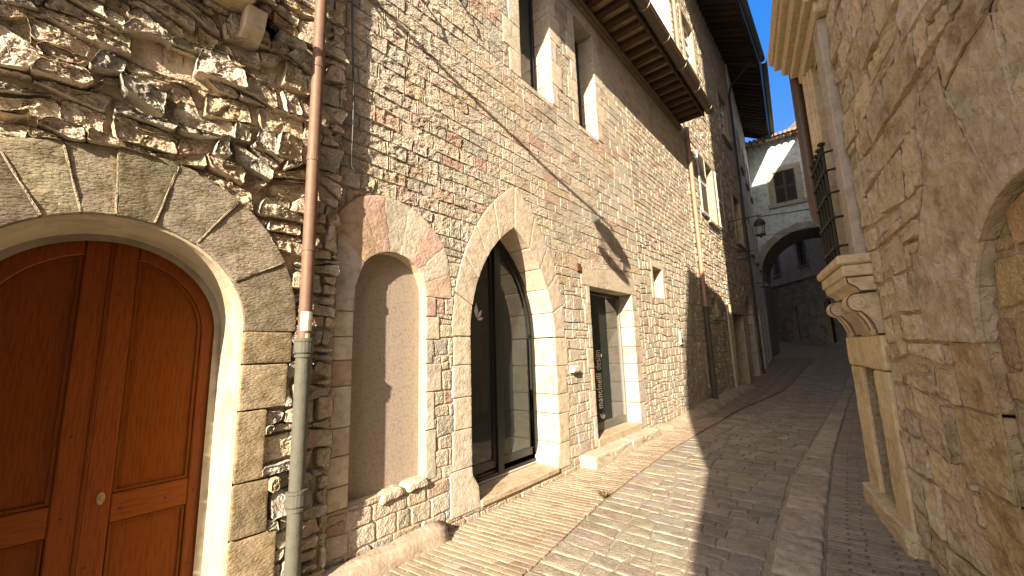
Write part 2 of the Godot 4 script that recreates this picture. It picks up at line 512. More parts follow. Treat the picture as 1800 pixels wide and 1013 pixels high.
func _ready() -> void:
	rng.seed = 20240607
	nz.noise_type = FastNoiseLite.TYPE_SIMPLEX_SMOOTH
	nz.seed = 11; nz.frequency = 1.0
	nz.fractal_octaves = 3; nz.fractal_gain = 0.55
	crag_nz.noise_type = FastNoiseLite.TYPE_CELLULAR; crag_nz.seed = 21; crag_nz.frequency = 1.0
	crag_nz.cellular_return_type = FastNoiseLite.RETURN_DISTANCE; crag_nz.cellular_jitter = 1.0
	crag_nz.fractal_octaves = 3; crag_nz.fractal_gain = 0.5
	crag_nz.domain_warp_enabled = true; crag_nz.domain_warp_amplitude = 0.5; crag_nz.domain_warp_frequency = 1.2
	rub_nz.noise_type = FastNoiseLite.TYPE_CELLULAR; rub_nz.seed = 77; rub_nz.frequency = 1.0
	rub_nz.cellular_return_type = FastNoiseLite.RETURN_DISTANCE
	rub_nz.fractal_octaves = 4; rub_nz.fractal_gain = 0.6
	rub_nz.domain_warp_enabled = true; rub_nz.domain_warp_amplitude = 0.7; rub_nz.domain_warp_frequency = 1.0
	# ---- camera
	var cam := Camera3D.new()
	cam.name = "camera"
	cam_basis = Basis(Vector3(0.762475, -0.029312, -0.646354), Vector3(0.121804, 0.987615, 0.098899), Vector3(0.63545, -0.154136, 0.756601)).orthonormalized()
	cam.transform = Transform3D(cam_basis, EYE)
	cam.fov = 71.78; cam.near = 0.05; cam.far = 900.0
	add_child(cam); cam.current = true
	# ---- sky, exposure, sun
	var env := Environment.new()
	var sky := Sky.new()
	var sm := ProceduralSkyMaterial.new()
	sm.sky_top_color = lin(0.007, 0.068, 0.23); sm.sky_horizon_color = lin(0.20, 0.29, 0.39); sm.sky_curve = 0.15
	sm.ground_bottom_color = lin(0.06, 0.05, 0.04); sm.ground_horizon_color = lin(0.14, 0.13, 0.12)
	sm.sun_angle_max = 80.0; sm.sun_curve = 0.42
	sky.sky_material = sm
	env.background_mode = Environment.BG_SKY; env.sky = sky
	env.tonemap_mode = Environment.TONE_MAPPER_LINEAR
	env.tonemap_exposure = 4.0
	env.sdfgi_enabled = true; env.ssao_enabled = true; env.ssil_enabled = true
	var we := WorldEnvironment.new(); we.name = "environment"; we.environment = env
	add_child(we)
	var sun := DirectionalLight3D.new()
	sun.name = "sun"; sun.light_energy = 1.25; sun.light_color = Color(1.0, 0.93, 0.83); sun.light_angular_distance = 0.5
	sun.shadow_enabled = true
	sun.basis = Basis.looking_at(Vector3(-1.0, -1.38, -2.77).normalized(), Vector3.UP)
	add_child(sun)
	materials()
	street()
	stone_house()
	rubble_house()
	shutter_house()
	white_house()
	arch_house()
	back_house()
	added_bend_house()
	right_house()
	far_right_houses()
	small_things()

# ------------------------------------------------------------------ the street
const SFRAME := Transform3D(Basis(Vector3(1, 0, 0), Vector3(0, 0, -1), Vector3(0, 1, 0)), Vector3.ZERO)   # u = x, v = metres ahead, w = up

func left_edge(s: float) -> float: return table([[-20, -1.9], [1.0, -1.88], [2.4, -2.0], [4.0, -2.2], [6.3, -2.32], [9.0, -2.26], [11.0, -2.2], [15.2, -1.8], [25.0, -1.6], [300, -1.6]], s)
func drain(s: float) -> float: return table([[-20, -0.6], [2.5, -0.6], [5.7, -0.72], [9.0, -0.62], [14.8, -0.42], [20, -0.2], [27, 0.1], [300, 0.4]], s)
func right_edge(s: float) -> float: return table([[-20, -0.3], [3.0, -0.32], [5.0, -0.37], [7.5, -0.38], [12, -0.28], [16.5, -0.12], [22, 0.1], [300, 0.5]], s)
func right_wall(s: float) -> float: return 0.2 + (4.3 - s) * 0.1769 if s < 5.6 else 0.5

func street() -> void:
	var mb := MB.new()
	var pts := []
	var xs := [-300.0, -60.0, -12.0, -4.0, -2.5, -1.0, 0.0, 1.0, 4.0, 12.0, 60.0, 300.0]
	var ss := [-300.0, -60.0, -12.0, -4.0, 0.0, 3.0, 6.0, 9.0, 11.3, 13.0, 15.2, 16.8, 18.6, 20.2, 22.5, 25.0, 27.5, 31.0, 36.0, 42.0, 60.0, 120.0, 300.0]
	for s in ss:
		for x in xs: pts.append(Vector3(x, s, gy(s) - 0.012))
	mb.grid(pts, xs.size(), Color(0.33, 0.29, 0.22))
	var g := setting("street", mb, M.mortar, "sloping stone paved street with pale mortar joints", SFRAME)
	# broad paving stones beside the brick strip and setts across the roadway
	var polys := []
	var s := 0.6
	while s < 27.0:
		var d := rng.randf_range(0.12, 0.21) * (1.0 if s < 12 else 1.5)
		var a := left_edge(s) + 0.012
		var b := drain(s) - 0.03
		var x := a
		var first := true
		while x < b - 0.02:
			var wd := rng.randf_range(0.3, 0.42) if first else rng.randf_range(0.13, 0.36)
			if b - x - wd < 0.12: wd = b - x
			var da := left_edge(s + d) - left_edge(s)
			var q := PackedVector2Array()
			var g0 := 0.0045
			var r := func(k: float) -> float: return rng.randf_range(-k, k)
			q.append(Vector2(x + g0 + r.call(0.008), s + g0 + nz.get_noise_2d(x * 3, s) * 0.03)); q.append(Vector2(x + wd - g0 + r.call(0.008), s + g0 + nz.get_noise_2d((x + wd) * 3, s) * 0.03))
			q.append(Vector2(x + wd - g0 + da + r.call(0.008), s + d - g0 + nz.get_noise_2d((x + wd) * 3, s + d) * 0.03)); q.append(Vector2(x + g0 + da + r.call(0.008), s + d - g0 + nz.get_noise_2d(x * 3, s + d) * 0.03))
			polys.append(q)
			x += wd
			first = false
		s += d
	var tones := [Color(0.305, 0.275, 0.215), Color(0.29, 0.265, 0.215), Color(0.30, 0.255, 0.21), Color(0.275, 0.255, 0.22), Color(0.325, 0.29, 0.225)]
	var how := func(m: MB, p: PackedVector2Array, big: float) -> void:
		var c := bounds(p).get_center()
		var near: bool = c.y < 8.0
		var h := gy(c.y)
		m.stone(p, h - 0.02, h + rng.randf_range(-0.003, 0.004), 0.008 if near else 0.005, 0.009, 0.04 if near else 0.12, 3 if near else 2, jagged(tones[rng.randi() % 5], 0.14), nz, 5.5, rng.randf() * 90.0, 0.012 if near else 0.0, Vector2(0, (gy(c.y + 0.1) - gy(c.y - 0.1)) / 0.2), 0.18)
	lay(g, "sett", polys, M.pave, how, 300, "sett_rows")
	# long edging stones of the drain line
	var edge := []
	s = 0.8
	while s < 26.0:
		var d := rng.randf_range(0.26, 0.52)
		edge.append(PackedVector2Array([Vector2(drain(s) + 0.0, s + 0.006), Vector2(right_edge(s) - 0.012, s + 0.006), Vector2(right_edge(s + d) - 0.012, s + d - 0.006), Vector2(drain(s + d) + 0.0, s + d - 0.006)]))
		s += d
	var how2 := func(m: MB, p: PackedVector2Array, big: float) -> void:
		var c := bounds(p).get_center()
		var h := gy(c.y)
		m.stone(p, h - 0.02, h + 0.012 + rng.randf() * 0.008, 0.022, 0.02, 0.045 if c.y < 9 else 0.1, 4 if c.y < 9 else 2, jagged(Color(0.37, 0.33, 0.26), 0.14), nz, 7.0, rng.randf() * 90.0, 0.01, Vector2(0, (gy(c.y + 0.1) - gy(c.y - 0.1)) / 0.2), 0.25)
	lay(g, "edging_stone", edge, M.pave, how2, 300, "edging_rows")
	# brick pavements
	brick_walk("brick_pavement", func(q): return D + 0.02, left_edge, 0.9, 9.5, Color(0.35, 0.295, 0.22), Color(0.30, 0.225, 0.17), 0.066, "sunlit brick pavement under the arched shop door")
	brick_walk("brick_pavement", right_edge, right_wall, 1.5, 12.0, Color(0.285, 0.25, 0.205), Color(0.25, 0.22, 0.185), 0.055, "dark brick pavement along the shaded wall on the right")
	# plain paving of the far pavement and the mortar bank at the foot of the wall
	mb = MB.new()
	pts = []
	for k in 24:
		var q := 9.5 + k * 0.75
		var wall := D if q < 19.4 else lerpf(D, -3.6, (q - 19.4) / 8.1)
		for f in [0.0, 0.5, 1.0]: pts.append(Vector3(lerpf(wall, left_edge(q) - 0.01, f), q, gy(q) + 0.016))
	mb.grid(pts, 3, Color(0.29, 0.235, 0.18))
	setting("pavement", mb, M.concrete, "brown pavement of the far left side", SFRAME)
	mb = MB.new()
	pts = []
	for k in 40:
		var q := lerpf(7.35, 16.5, k / 39.0)
		var r := (0.16 + 0.2 * smoothstep(7.3, 9.5, q)) * (1.0 + 0.12 * nz.get_noise_2d(q * 1.7, 4.0))
		var h := (0.07 + 0.1 * smoothstep(8.0, 12.0, q)) * (1.0 + 0.25 * nz.get_noise_2d(q * 1.3, 9.0)) * smoothstep(7.3, 7.6, q) * (1.0 - smoothstep(14.6, 16.4, q))
		for f in 7:
			var a := f / 6.0 * PI * 0.5
			pts.append(Vector3(D - 0.02 + r * sin(a), q, gy(q) - 0.015 + (h + 0.03) * cos(a) + nz.get_noise_2d(q * 6, a * 3) * 0.008))
	mb.grid(pts, 7, Color(0.40, 0.35, 0.27))
	setting("footing", mb, M.concrete, "smooth mortar bank along the foot of the left wall", SFRAME)

func brick_walk(called: String, lx: Callable, rx: Callable, s0: float, s1: float, tone: Color, tone2: Color, pitch: float, label: String) -> void:
	var mb := MB.new()
	var pts := []
	var cnt := 24
	for k in cnt + 1:
		var q := lerpf(s0, s1, float(k) / cnt)
		for f in [0.0, 1.0]: pts.append(Vector3(lerpf(lx.call(q), rx.call(q), f), q, gy(q) + 0.004))
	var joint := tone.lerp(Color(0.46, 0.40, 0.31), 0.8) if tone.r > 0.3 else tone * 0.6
	joint.a = 1.0
	mb.grid(pts, 2, joint)
	var g := setting(called, mb, M.mortar, label, SFRAME)
	var polys := []
	var s := s0
	var row := 0
	while s < s1 - pitch:
		var a: float = lx.call(s)
		var b: float = rx.call(s)
		var x: float = a - (0.13 if row % 2 else rng.randf() * 0.04)
		while x < b - 0.01:
			var x1 := minf(x + 0.265, b)
			var x0 := maxf(x, a)
			if x1 - x0 > 0.03:
				var sk := 0.12 * (x0 - a)      # the courses run a little askew
				var sk2 := 0.12 * (x1 - a)
				polys.append(PackedVector2Array([Vector2(x0 + 0.004, s + 0.0055 + sk), Vector2(x1 - 0.004, s + 0.0055 + sk2), Vector2(x1 - 0.004, s + pitch - 0.0055 + sk2), Vector2(x0 + 0.004, s + pitch - 0.0055 + sk)]))
			x += 0.27
		s += pitch
		row += 1
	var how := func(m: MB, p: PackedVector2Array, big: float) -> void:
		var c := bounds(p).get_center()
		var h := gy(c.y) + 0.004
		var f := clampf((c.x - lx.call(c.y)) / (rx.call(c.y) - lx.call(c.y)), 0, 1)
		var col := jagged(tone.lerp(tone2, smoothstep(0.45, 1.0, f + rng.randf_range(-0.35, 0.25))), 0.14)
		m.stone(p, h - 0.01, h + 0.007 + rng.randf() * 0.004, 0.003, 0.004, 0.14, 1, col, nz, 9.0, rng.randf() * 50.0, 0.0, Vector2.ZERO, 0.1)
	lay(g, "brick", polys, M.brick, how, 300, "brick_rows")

# ------------------------------------------------------------------ the long stone house with the arched shop door
func pointed(u0: float, u1: float, v0: float, vs: float, inset: float, m := 10, h := 1.0) -> PackedVector2Array:
	# a pointed opening, counter-clockwise from its lower left; every inset gives the same number of points
	var r := (u1 - u0)
	var o := PackedVector2Array([Vector2(u0 + inset, v0 + inset), Vector2(u1 - inset, v0 + inset)])
	var half := acos((0.5 * r) / r)
	var rr := r - inset
	var top := acos(clampf(0.5 * r / rr, -1, 1))
	for k in m + 1:
		var a := top * k / m
		o.append(Vector2(u0 + rr * cos(a), vs + rr * sin(a) * h))
	for k in range(m - 1, -1, -1):
		var a := top * k / m
		o.append(Vector2(u1 - rr * cos(a), vs + rr * sin(a) * h))
	return o

func ringprism(mb: MB, outer: PackedVector2Array, inner: PackedVector2Array, w0: float, w1: float, col: Color) -> void:
	var m := outer.size()
	for k in m:
		var a := outer[k]; var b := outer[(k + 1) % m]; var p := inner[k]; var q := inner[(k + 1) % m]
		mb.quad(Vector3(a.x, a.y, w1), Vector3(b.x, b.y, w1), Vector3(q.x, q.y, w1), Vector3(p.x, p.y, w1), col)
		mb.quad(Vector3(p.x, p.y, w1), Vector3(q.x, q.y, w1), Vector3(q.x, q.y, w0), Vector3(p.x, p.y, w0), col)
		mb.quad(Vector3(a.x, a.y, w0), Vector3(b.x, b.y, w0), Vector3(b.x, b.y, w1), Vector3(a.x, a.y, w1), col)

func wedge(ci: Vector2, ri: float, co: Vector2, ro0: float, ro1: float, a0: float, a1: float, gap := 0.004) -> PackedVector2Array:
	var o := PackedVector2Array()
	var g := rad_to_deg(gap / ri)
	for k in 5: 
		var a := deg_to_rad(lerpf(a0 - g, a1 + g, k / 4.0))
		o.append(ci + Vector2(cos(a), sin(a)) * ri)
	var g2 := rad_to_deg(gap / ro0)
	for k in 5:
		var a := deg_to_rad(lerpf(a1 + g2, a0 - g2, k / 4.0))
		o.append(co + Vector2(cos(a), sin(a)) * lerpf(ro1, ro0, k / 4.0))
	return o

func stone_house() -> void:
	var h := thing("stone_house", "long pale stone house with pointed glass door, blind niche and timber eave", "house", frame(Vector3(D, 0, 0), Vector3(0, 0, -1)))
	var niche_o := PackedVector2Array([Vector2(1.585, 0.5), Vector2(2.285, 0.5)])
	niche_o.append_array(arc(Vector2(1.935, 2.12), 0.35, 0, 180, 14))
	var door_o := pointed(2.845, 4.365, 0.12, 1.75, 0.0)
	var shop_o := rect(5.36, 0.2, 6.9, 2.53)
	var slit_o := rect(8.05, 2.6, 8.58, 3.22)
	var up1 := rect(3.85, 5.2, 4.6, 7.25)
	var up2 := rect(5.36, 5.2, 6.0, 7.25)
	var opens := [niche_o, door_o, shop_o, slit_o, up1, up2]
	var mb := MB.new()
	backing(mb, 1.42, 11.3, -0.4, 7.55, [1.935, 3.605, 4.225, 5.68, 6.2, 8.3], opens, -0.009, MORTAR)
	for b in [[1.42, -8.0, 11.3, -8.0], [11.3, -8.0, 11.3, -0.009], [1.42, -0.009, 1.42, -8.0]]:
		mb.quad(Vector3(b[0], -0.4, b[1]), Vector3(b[2], -0.4, b[3]), Vector3(b[2], 7.55, b[3]), Vector3(b[0], 7.55, b[1]), MORTAR)
	P(h, "wall", mb, M.mortar)
	mb = MB.new()
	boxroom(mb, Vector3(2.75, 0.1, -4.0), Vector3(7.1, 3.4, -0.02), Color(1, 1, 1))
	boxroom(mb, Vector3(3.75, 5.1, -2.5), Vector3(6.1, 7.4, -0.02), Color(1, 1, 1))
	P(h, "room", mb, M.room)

	# dressed stones: each its own block, deep where it makes the side of an opening
	var dressed := []   # polygon, depth, colour
	var cN := Vector2(1.935, 2.12)
	var ang := [0, 21, 42, 60, 79, 97, 114, 140]
	var outr := [0.66, 0.68, 0.76, 0.79, 0.83, 0.85, 0.84, 0.74]
	var ncol := [PINK.lerp(CREAM, 0.3), CREAM, PINK, CREAM, GREYISH, PINK, PINK.lerp(OCHRE, 0.2)]
	for k in 7: dressed.append([wedge(cN, 0.352, cN, outr[k], outr[k + 1], ang[k], ang[k + 1]), -0.14, ncol[k]])
	dressed.append([PackedVector2Array([Vector2(1.43, 1.94), Vector2(1.582, 1.94), Vector2(1.587, 2.13), Vector2(1.66, 2.34), Vector2(1.43, 2.6)]), -0.14, GREYISH])
	var lv := [0.5, 0.66, 0.87, 1.07, 1.37, 1.56, 1.74, 1.935]
	for k in 7: dressed.append([rect(1.425, lv[k] + 0.004, 1.582, lv[k + 1] - 0.004), -0.14, CREAM if k != 4 else PINK])
	var rv := [0.5, 0.92, 1.25, 1.5, 1.72, 1.93, 2.115]
	var ru := [2.4, 2.38, 2.46, 2.36, 2.44, 2.4]
	for k in 6: dressed.append([rect(2.288, rv[k] + 0.004, ru[k], rv[k + 1] - 0.004), -0.14, [GREYISH, CREAM, CREAM, GREYISH, CREAM, PINK][k]])
	# ring of the pointed arch
	var ts := [0.0, 0.2, 0.4, 0.58, 0.78, 1.0]
	for side in 2:
		for k in 5:
			var q := PackedVector2Array()
			for j in 5:
				var a := deg_to_rad(180.0 - 59.9 * lerpf(ts[k] + 0.003, ts[k + 1] - 0.003, j / 4.0))
				q.append(Vector2(4.371, 1.75) + Vector2(cos(a), sin(a)) * 1.526)
			for j in 5:
				var a := deg_to_rad(180.0 - 57.8 * lerpf(ts[k + 1] - 0.003, ts[k] + 0.003, j / 4.0))
				q.append(Vector2(4.787, 1.75) + Vector2(cos(a), sin(a)) * 2.187)
			if side:
				for j in q.size(): q[j].x = 7.21 - q[j].x + (0.05 * smoothstep(1.8, 2.6, q[j].y) if j > 4 else 0.0)
			dressed.append([q, -0.36, CREAM.lerp(OCHRE, 0.18)])
	var jl := [0.5, 0.86, 1.16, 1.47, 1.745]
	for k in 4: dressed.append([rect(2.6 + 0.02 * (k % 2), jl[k] + 0.004, 2.845, jl[k + 1] - 0.004), -0.36, CREAM])
	dressed.append([PackedVector2Array([Vector2(2.57, 0.1), Vector2(2.95, 0.1), Vector2(2.93, 0.3), Vector2(2.85, 0.42), Vector2(2.847, 0.495), Vector2(2.57, 0.495)]), -0.36, CREAM])
	var jr := [0.42, 0.78, 1.02, 1.38, 1.745]
	for k in 4: dressed.append([rect(4.365, jr[k] + 0.004, 4.6 + 0.05 * (k % 2), jr[k + 1] - 0.004), -0.36, CREAM.lerp(OCHRE, 0.15)])
	dressed.append([PackedVector2Array([Vector2(4.3, 0.12), Vector2(4.6, 0.12), Vector2(4.6, 0.415), Vector2(4.365, 0.415), Vector2(4.35, 0.34), Vector2(4.31, 0.26)]), -0.36, CREAM])
	# shop doorway: lintel and quoins
	dressed.append([PackedVector2Array([Vector2(5.13, 2.535), Vector2(7.09, 2.535), Vector2(7.07, 2.82), Vector2(6.2, 2.9), Vector2(5.12, 2.76)]), -0.27, CREAM.lerp(OCHRE, 0.12)])
	var qv := [0.2, 0.62, 0.98, 1.3, 1.6, 1.95, 2.25, 2.53]
	for k in 7:
		dressed.append([rect(6.9, qv[k] + 0.004, 7.12 + 0.07 * (k % 2), qv[k + 1] - 0.004), -0.27, [CREAM, GREYISH, CREAM, PINK.lerp(CREAM, 0.4), CREAM, CREAM, GREYISH][k]])
		dressed.append([rect(5.27 - 0.09 * (k % 2), qv[k] + 0.004, 5.36, qv[k + 1] - 0.004), -0.27, [CREAM, CREAM, PINK.lerp(CREAM, 0.3), CREAM, GREYISH, CREAM, CREAM][k]])
	# surround of the slit window
	for b in [[7.94, 2.56, 8.045, 3.0], [7.96, 3.0, 8.045, 3.26], [8.585, 2.58, 8.68, 2.95], [8.585, 2.95, 8.7, 3.26], [7.98, 3.225, 8.66, 3.36]]:
		dressed.append([rect(b[0], b[1], b[2], b[3]), -0.2, CREAM])
	# jambs of the upper windows
	var uv := [5.2, 5.55, 5.95, 6.3, 6.75, 7.25]
	for e in [[3.62, 3.85], [4.6, 4.77], [5.19, 5.36], [6.0, 6.2]]:
		for k in 5: 
			var left_side: bool = e[0] == 3.62 or e[0] == 5.19
			var more := 0.12 * (k % 2)
			dressed.append([rect(e[0] - (more if left_side else 0.0), uv[k] + 0.003, e[1] + (0.0 if left_side else more), uv[k + 1] - 0.003), -0.32, CREAM])
	for e in [[3.62, 4.98], [4.99, 6.25]]: dressed.append([rect(e[0], 7.255, e[1], 7.5), -0.32, CREAM])
	var holes := opens.duplicate()
	for d in dressed:
		var big := Geometry2D.offset_polygon(d[0], 0.004)
		holes.append(big[0])
	for d in dressed:
		var b := MB.new()
		b.stone(d[0], d[1], 0.005 + rng.randf() * 0.004, 0.004, 0.005, 0.03, 4, jagged(d[2], 0.045), nz, 8.0, rng.randf() * 99.0, 0.002, Vector2.ZERO, 0.10)
		P(h, "dressed_stone", b, M.dressed)

	# coursed stones
	var polys := courses(1.43, 7.35, 2.96, 7.5, Vector2(0.115, 0.165), Vector2(0.16, 0.46), 0.012, 0.0035, holes)
	polys.append_array(courses(1.43, 7.35, -0.1, 2.96, Vector2(0.10, 0.19), Vector2(0.12, 0.34), 0.018, 0.0045, holes, 0.15))
	polys.append_array(courses(7.35, 11.3, -0.1, 3.9, Vector2(0.10, 0.18), Vector2(0.11, 0.32), 0.035, 0.007, holes, 0.15))
	polys.append_array(courses(7.35, 11.3, 3.9, 7.5, Vector2(0.10, 0.15), Vector2(0.16, 0.4), 0.02, 0.005, holes))
	var how := func(m: MB, p: PackedVector2Array, big: float) -> void:
		var c := bounds(p).get_center()
		var near := c.x < 6.5
		var rub: bool = c.y < 2.7 or c.x > 7.3
		var close := c.x < 4.2
		var up := smoothstep(3.6, 1.7, c.x) if c.y > 2.6 else 0.0
		var pr := rng.randf_range(0.004, 0.012) + (rng.randf_range(0, 0.004) if rub else 0.0) + 0.01 * up
		m.stone(p, -0.02, pr, (0.016 if rub else 0.021) + 0.022 * up if near else 0.012, 0.010 if rub else 0.007, 0.02 if close else 0.032 if near else 0.055, 7 if close else 5 if near else 3, stone_tone(), crag_nz, 20.0 - 6.0 * up if near else 14.0, rng.randf() * 99.0, 0.007 if rub else 0.004, Vector2(rng.randf_range(-0.02, 0.02), rng.randf_range(-0.03, 0.03)), 0.10)
	lay(h, "stone", polys, M.stone, how, 300, "stone_courses")

	# the blind niche
	mb = MB.new()
	mb.sheet(niche_o, -0.1, Color(0.37, 0.31, 0.255))
	var nn := niche_o.size()
	for k in nn:
		var a := niche_o[k]; var b := niche_o[(k + 1) % nn]
		mb.quad(Vector3(a.x, a.y, 0.0), Vector3(b.x, b.y, 0.0), Vector3(b.x, b.y, -0.1), Vector3(a.x, a.y, -0.1), Color(0.55, 0.47, 0.34))
	P(h, "niche_plaster", mb, M.render)
	mb = MB.new()
	for q in [[1.57, 0.42, 1.86, 0.5, -0.02], [1.84, 0.44, 2.06, 0.53, 0.03], [2.08, 0.46, 2.3, 0.545, 0.035]]:
		mb.stone(PackedVector2Array([Vector2(q[0], q[1]), Vector2(q[2], q[1] + 0.02), Vector2(q[2] - 0.02, q[3]), Vector2(q[0] + 0.02, q[3] - 0.02)]), -0.12, q[4], 0.012, 0.012, 0.03, 4, CREAM, nz, 12.0, q[0] * 7, 0.012)
	P(h, "niche_sill", mb, M.stone)

	# the glass door in the pointed arch
	var gd := Node3D.new(); gd.name = "glass_door"; h.add_child(gd)
	var dk := Color(1, 1, 1)
	mb = MB.new()
	ringprism(mb, pointed(2.845, 4.365, 0.165, 1.75, 0.0), pointed(2.845, 4.365, 0.165, 1.75, 0.055), -0.40, -0.33, dk)
	mb.box(Vector3(3.575, 0.2, -0.40), Vector3(3.675, 3.0, -0.315), dk, 0.006)
	P(gd, "door_frame", mb, M.dark_frame)
	for side in 2:
		mb = MB.new()
		var lo: float = 2.9 if side == 0 else 3.675
		var hi: float = 3.575 if side == 0 else 4.31
		mb.box(Vector3(lo, 0.215, -0.385), Vector3(hi, 0.36, -0.345), dk, 0.005)
		mb.box(Vector3(lo if side == 0 else hi - 0.055, 0.36, -0.385), Vector3(lo + 0.055 if side == 0 else hi, 1.8, -0.345), dk)
		mb.box(Vector3(hi - 0.05 if side == 0 else lo, 0.36, -0.385), Vector3(hi if side == 0 else lo + 0.05, 2.9, -0.345), dk)
		P(gd, "door_leaf", mb, M.dark_frame)
	mb = MB.new()
	ringprism(mb, pointed(2.845, 4.365, 0.165, 1.75, 0.055), pointed(2.845, 4.365, 0.165, 1.75, 0.11), -0.385, -0.345, dk)
	P(gd, "leaf_frame", mb, M.dark_frame)
	mb = MB.new(); mb.sheet(pointed(2.845, 4.365, 0.165, 1.75, 0.06), -0.365)
	P(gd, "pane", mb, M.glass)
	mb = MB.new(); mb.box(Vector3(2.86, 0.166, -0.33), Vector3(4.35, 0.182, -0.318), Color(0.5, 0.48, 0.44))
	P(gd, "metal_strip", mb, M.paint)
	emblem(gd, Vector3(3.29, 1.96, -0.36), 0.2, 0.0)
	mb = MB.new()
	mb.box(Vector3(2.86, 0.06, -0.42), Vector3(4.36, 0.155, -0.0), Color(0.46, 0.37, 0.27), 0.006)
	mb.box(Vector3(2.955, 0.1, -0.1), Vector3(4.3, 0.156, 0.03), Color(0.46, 0.37, 0.27), 0.006)
	P(h, "threshold", mb, M.dressed)

	# the rectangular shop door
	var sd := Node3D.new(); sd.name = "shop_door"; h.add_child(sd)
	mb = MB.new()
	mb.box(Vector3(5.37, 2.47, -0.29), Vector3(6.895, 2.525, -0.235), dk, 0.004)
	mb.box(Vector3(5.37, 0.3, -0.29), Vector3(5.43, 2.47, -0.235), dk, 0.004)
	P(sd, "door_frame", mb, M.dark_frame)
	mb = MB.new()
	mb.box(Vector3(6.84, 0.3, -0.29), Vector3(6.895, 2.47, -0.235), Color(0.2, 0.2, 0.18), 0.004)
	mb.box(Vector3(5.43, 0.3, -0.29), Vector3(6.838, 0.42, -0.235), Color(0.12, 0.12, 0.105), 0.004)
	P(sd, "kick_rail", mb, M.paint)
	mb = MB.new(); mb.sheet(rect(5.42, 0.41, 6.85, 2.48), -0.262)
	P(sd, "pane", mb, M.glass)
	for k in 2:
		var tm := TextMesh.new()
		tm.text = ["mancinelli", "design"][k]
		var sf := SystemFont.new(); sf.font_names = PackedStringArray(["Droid Sans"]); sf.font_weight = 700 if k == 0 else 400
		tm.font = sf; tm.font_size = 64; tm.pixel_size = 0.00176; tm.depth = 0.0015
		tm.horizontal_alignment = HORIZONTAL_ALIGNMENT_LEFT; tm.vertical_alignment = VERTICAL_ALIGNMENT_CENTER
		var o := part(sd, "lettering", tm, M.white_print)
		o.transform = Transform3D(Basis(Vector3(0, 1, 0), Vector3(-2.1, 0, 0), Vector3(0, 0, 1)), Vector3(5.98, 0.62 if k == 0 else 1.235, -0.258))
	emblem(sd, Vector3(6.04, 0.44, -0.257), 0.16, 0.75)
	mb = MB.new(); mb.box(Vector3(5.36, 0.1, -0.32), Vector3(6.9, 0.292, 0.02), Color(0.45, 0.37, 0.27), 0.008)
	P(h, "door_sill", mb, M.dressed)
	# the slit window
	mb = MB.new()
	boxroom(mb, Vector3(8.05, 2.6, -0.3), Vector3(8.58, 3.22, -0.01), Color(0.5, 0.43, 0.32))
	P(h, "slit_recess", mb, M.plaster)
	mb = MB.new(); mb.box(Vector3(8.06, 2.61, -0.29), Vector3(8.2, 3.21, -0.22), Color(0.24, 0.12, 0.06), 0.004)
	P(h, "slit_shutter", mb, M.old_wood)
	# upper windows
	for q in [[3.85, 4.6], [5.36, 6.0]]:
		var uw := Node3D.new(); uw.name = "upper_window"; h.add_child(uw, true)
		mb = MB.new()
		for b in [[q[0], 5.2, q[0] + 0.06, 7.25], [q[1] - 0.06, 5.2, q[1], 7.25], [q[0] + 0.06, 5.2, q[1] - 0.06, 5.27], [q[0] + 0.06, 7.18, q[1] - 0.06, 7.25]]:
			mb.box(Vector3(b[0], b[1], -0.34), Vector3(b[2], b[3], -0.29), dk, 0.004)
		P(uw, "window_frame", mb, M.dark_frame)
		mb = MB.new(); mb.sheet(rect(q[0] + 0.05, 5.25, q[1] - 0.05, 7.2), -0.32)
		P(uw, "pane", mb, M.glass)
		mb = MB.new(); mb.box(Vector3(q[0], 5.12, -0.34), Vector3(q[1], 5.197, 0.004), CREAM, 0.006)
		P(uw, "window_sill", mb, M.dressed)
	# eave: moulding, boards, rafters, gutter
	mb = MB.new()
	mb.box(Vector3(1.42, 7.46, -0.01), Vector3(10.95, 7.56, 0.07), Color(0.22, 0.17, 0.12), 0.012)
	mb.box(Vector3(1.42, 7.56, -0.01), Vector3(10.95, 7.6, 0.1), Color(0.22, 0.17, 0.12), 0.01)
	P(h, "eave_moulding", mb, M.old_wood)
	for k in 27:
		mb = MB.new()
		var u := 10.8 - k * 0.335
		mb.box(Vector3(u - 0.055, 7.61, -0.02), Vector3(u + 0.055, 7.735, 0.66), jagged(Color(0.10, 0.062, 0.04), 0.2), 0.012)
		P(h, "rafter", mb, M.old_wood)
	for k in 26:
		mb = MB.new()
		var u := 10.8 - k * 0.335
		for j in 4:
			mb.box(Vector3(u - 0.333, 7.738 + 0.002 * (j % 2), -0.02 + j * 0.18), Vector3(u - 0.002, 7.77, 0.157 + j * 0.18), jagged(Color(0.46, 0.34, 0.22), 0.15), 0.004)
		P(h, "eave_tile", mb, M.brick)
	mb = MB.new()
	mb.box(Vector3(1.42, 7.59, 0.665), Vector3(10.9, 7.79, 0.70), Color(0.085, 0.06, 0.045), 0.004)
	P(h, "fascia", mb, M.old_wood)
	mb = MB.new()
	var gp := []
	for u in [1.42, 10.98]:
		for k in 9:
			var a := PI * k / 8.0
			gp.append(Vector3(u, 7.76 - 0.105 * sin(a), 0.81 - 0.105 * cos(a)))
	mb.grid(gp, 9, Color(0.15, 0.125, 0.1))
	var capg := PackedVector2Array()
	for k in 9: capg.append(Vector2(0.81 - 0.105 * cos(PI * k / 8.0), 7.76 - 0.105 * sin(PI * k / 8.0)))
	for k in range(1, 8): mb.tri(Vector3(10.98, capg[0].y, capg[0].x), Vector3(10.98, capg[k].y, capg[k].x), Vector3(10.98, capg[k + 1].y, capg[k + 1].x), Color(0.15, 0.125, 0.1))
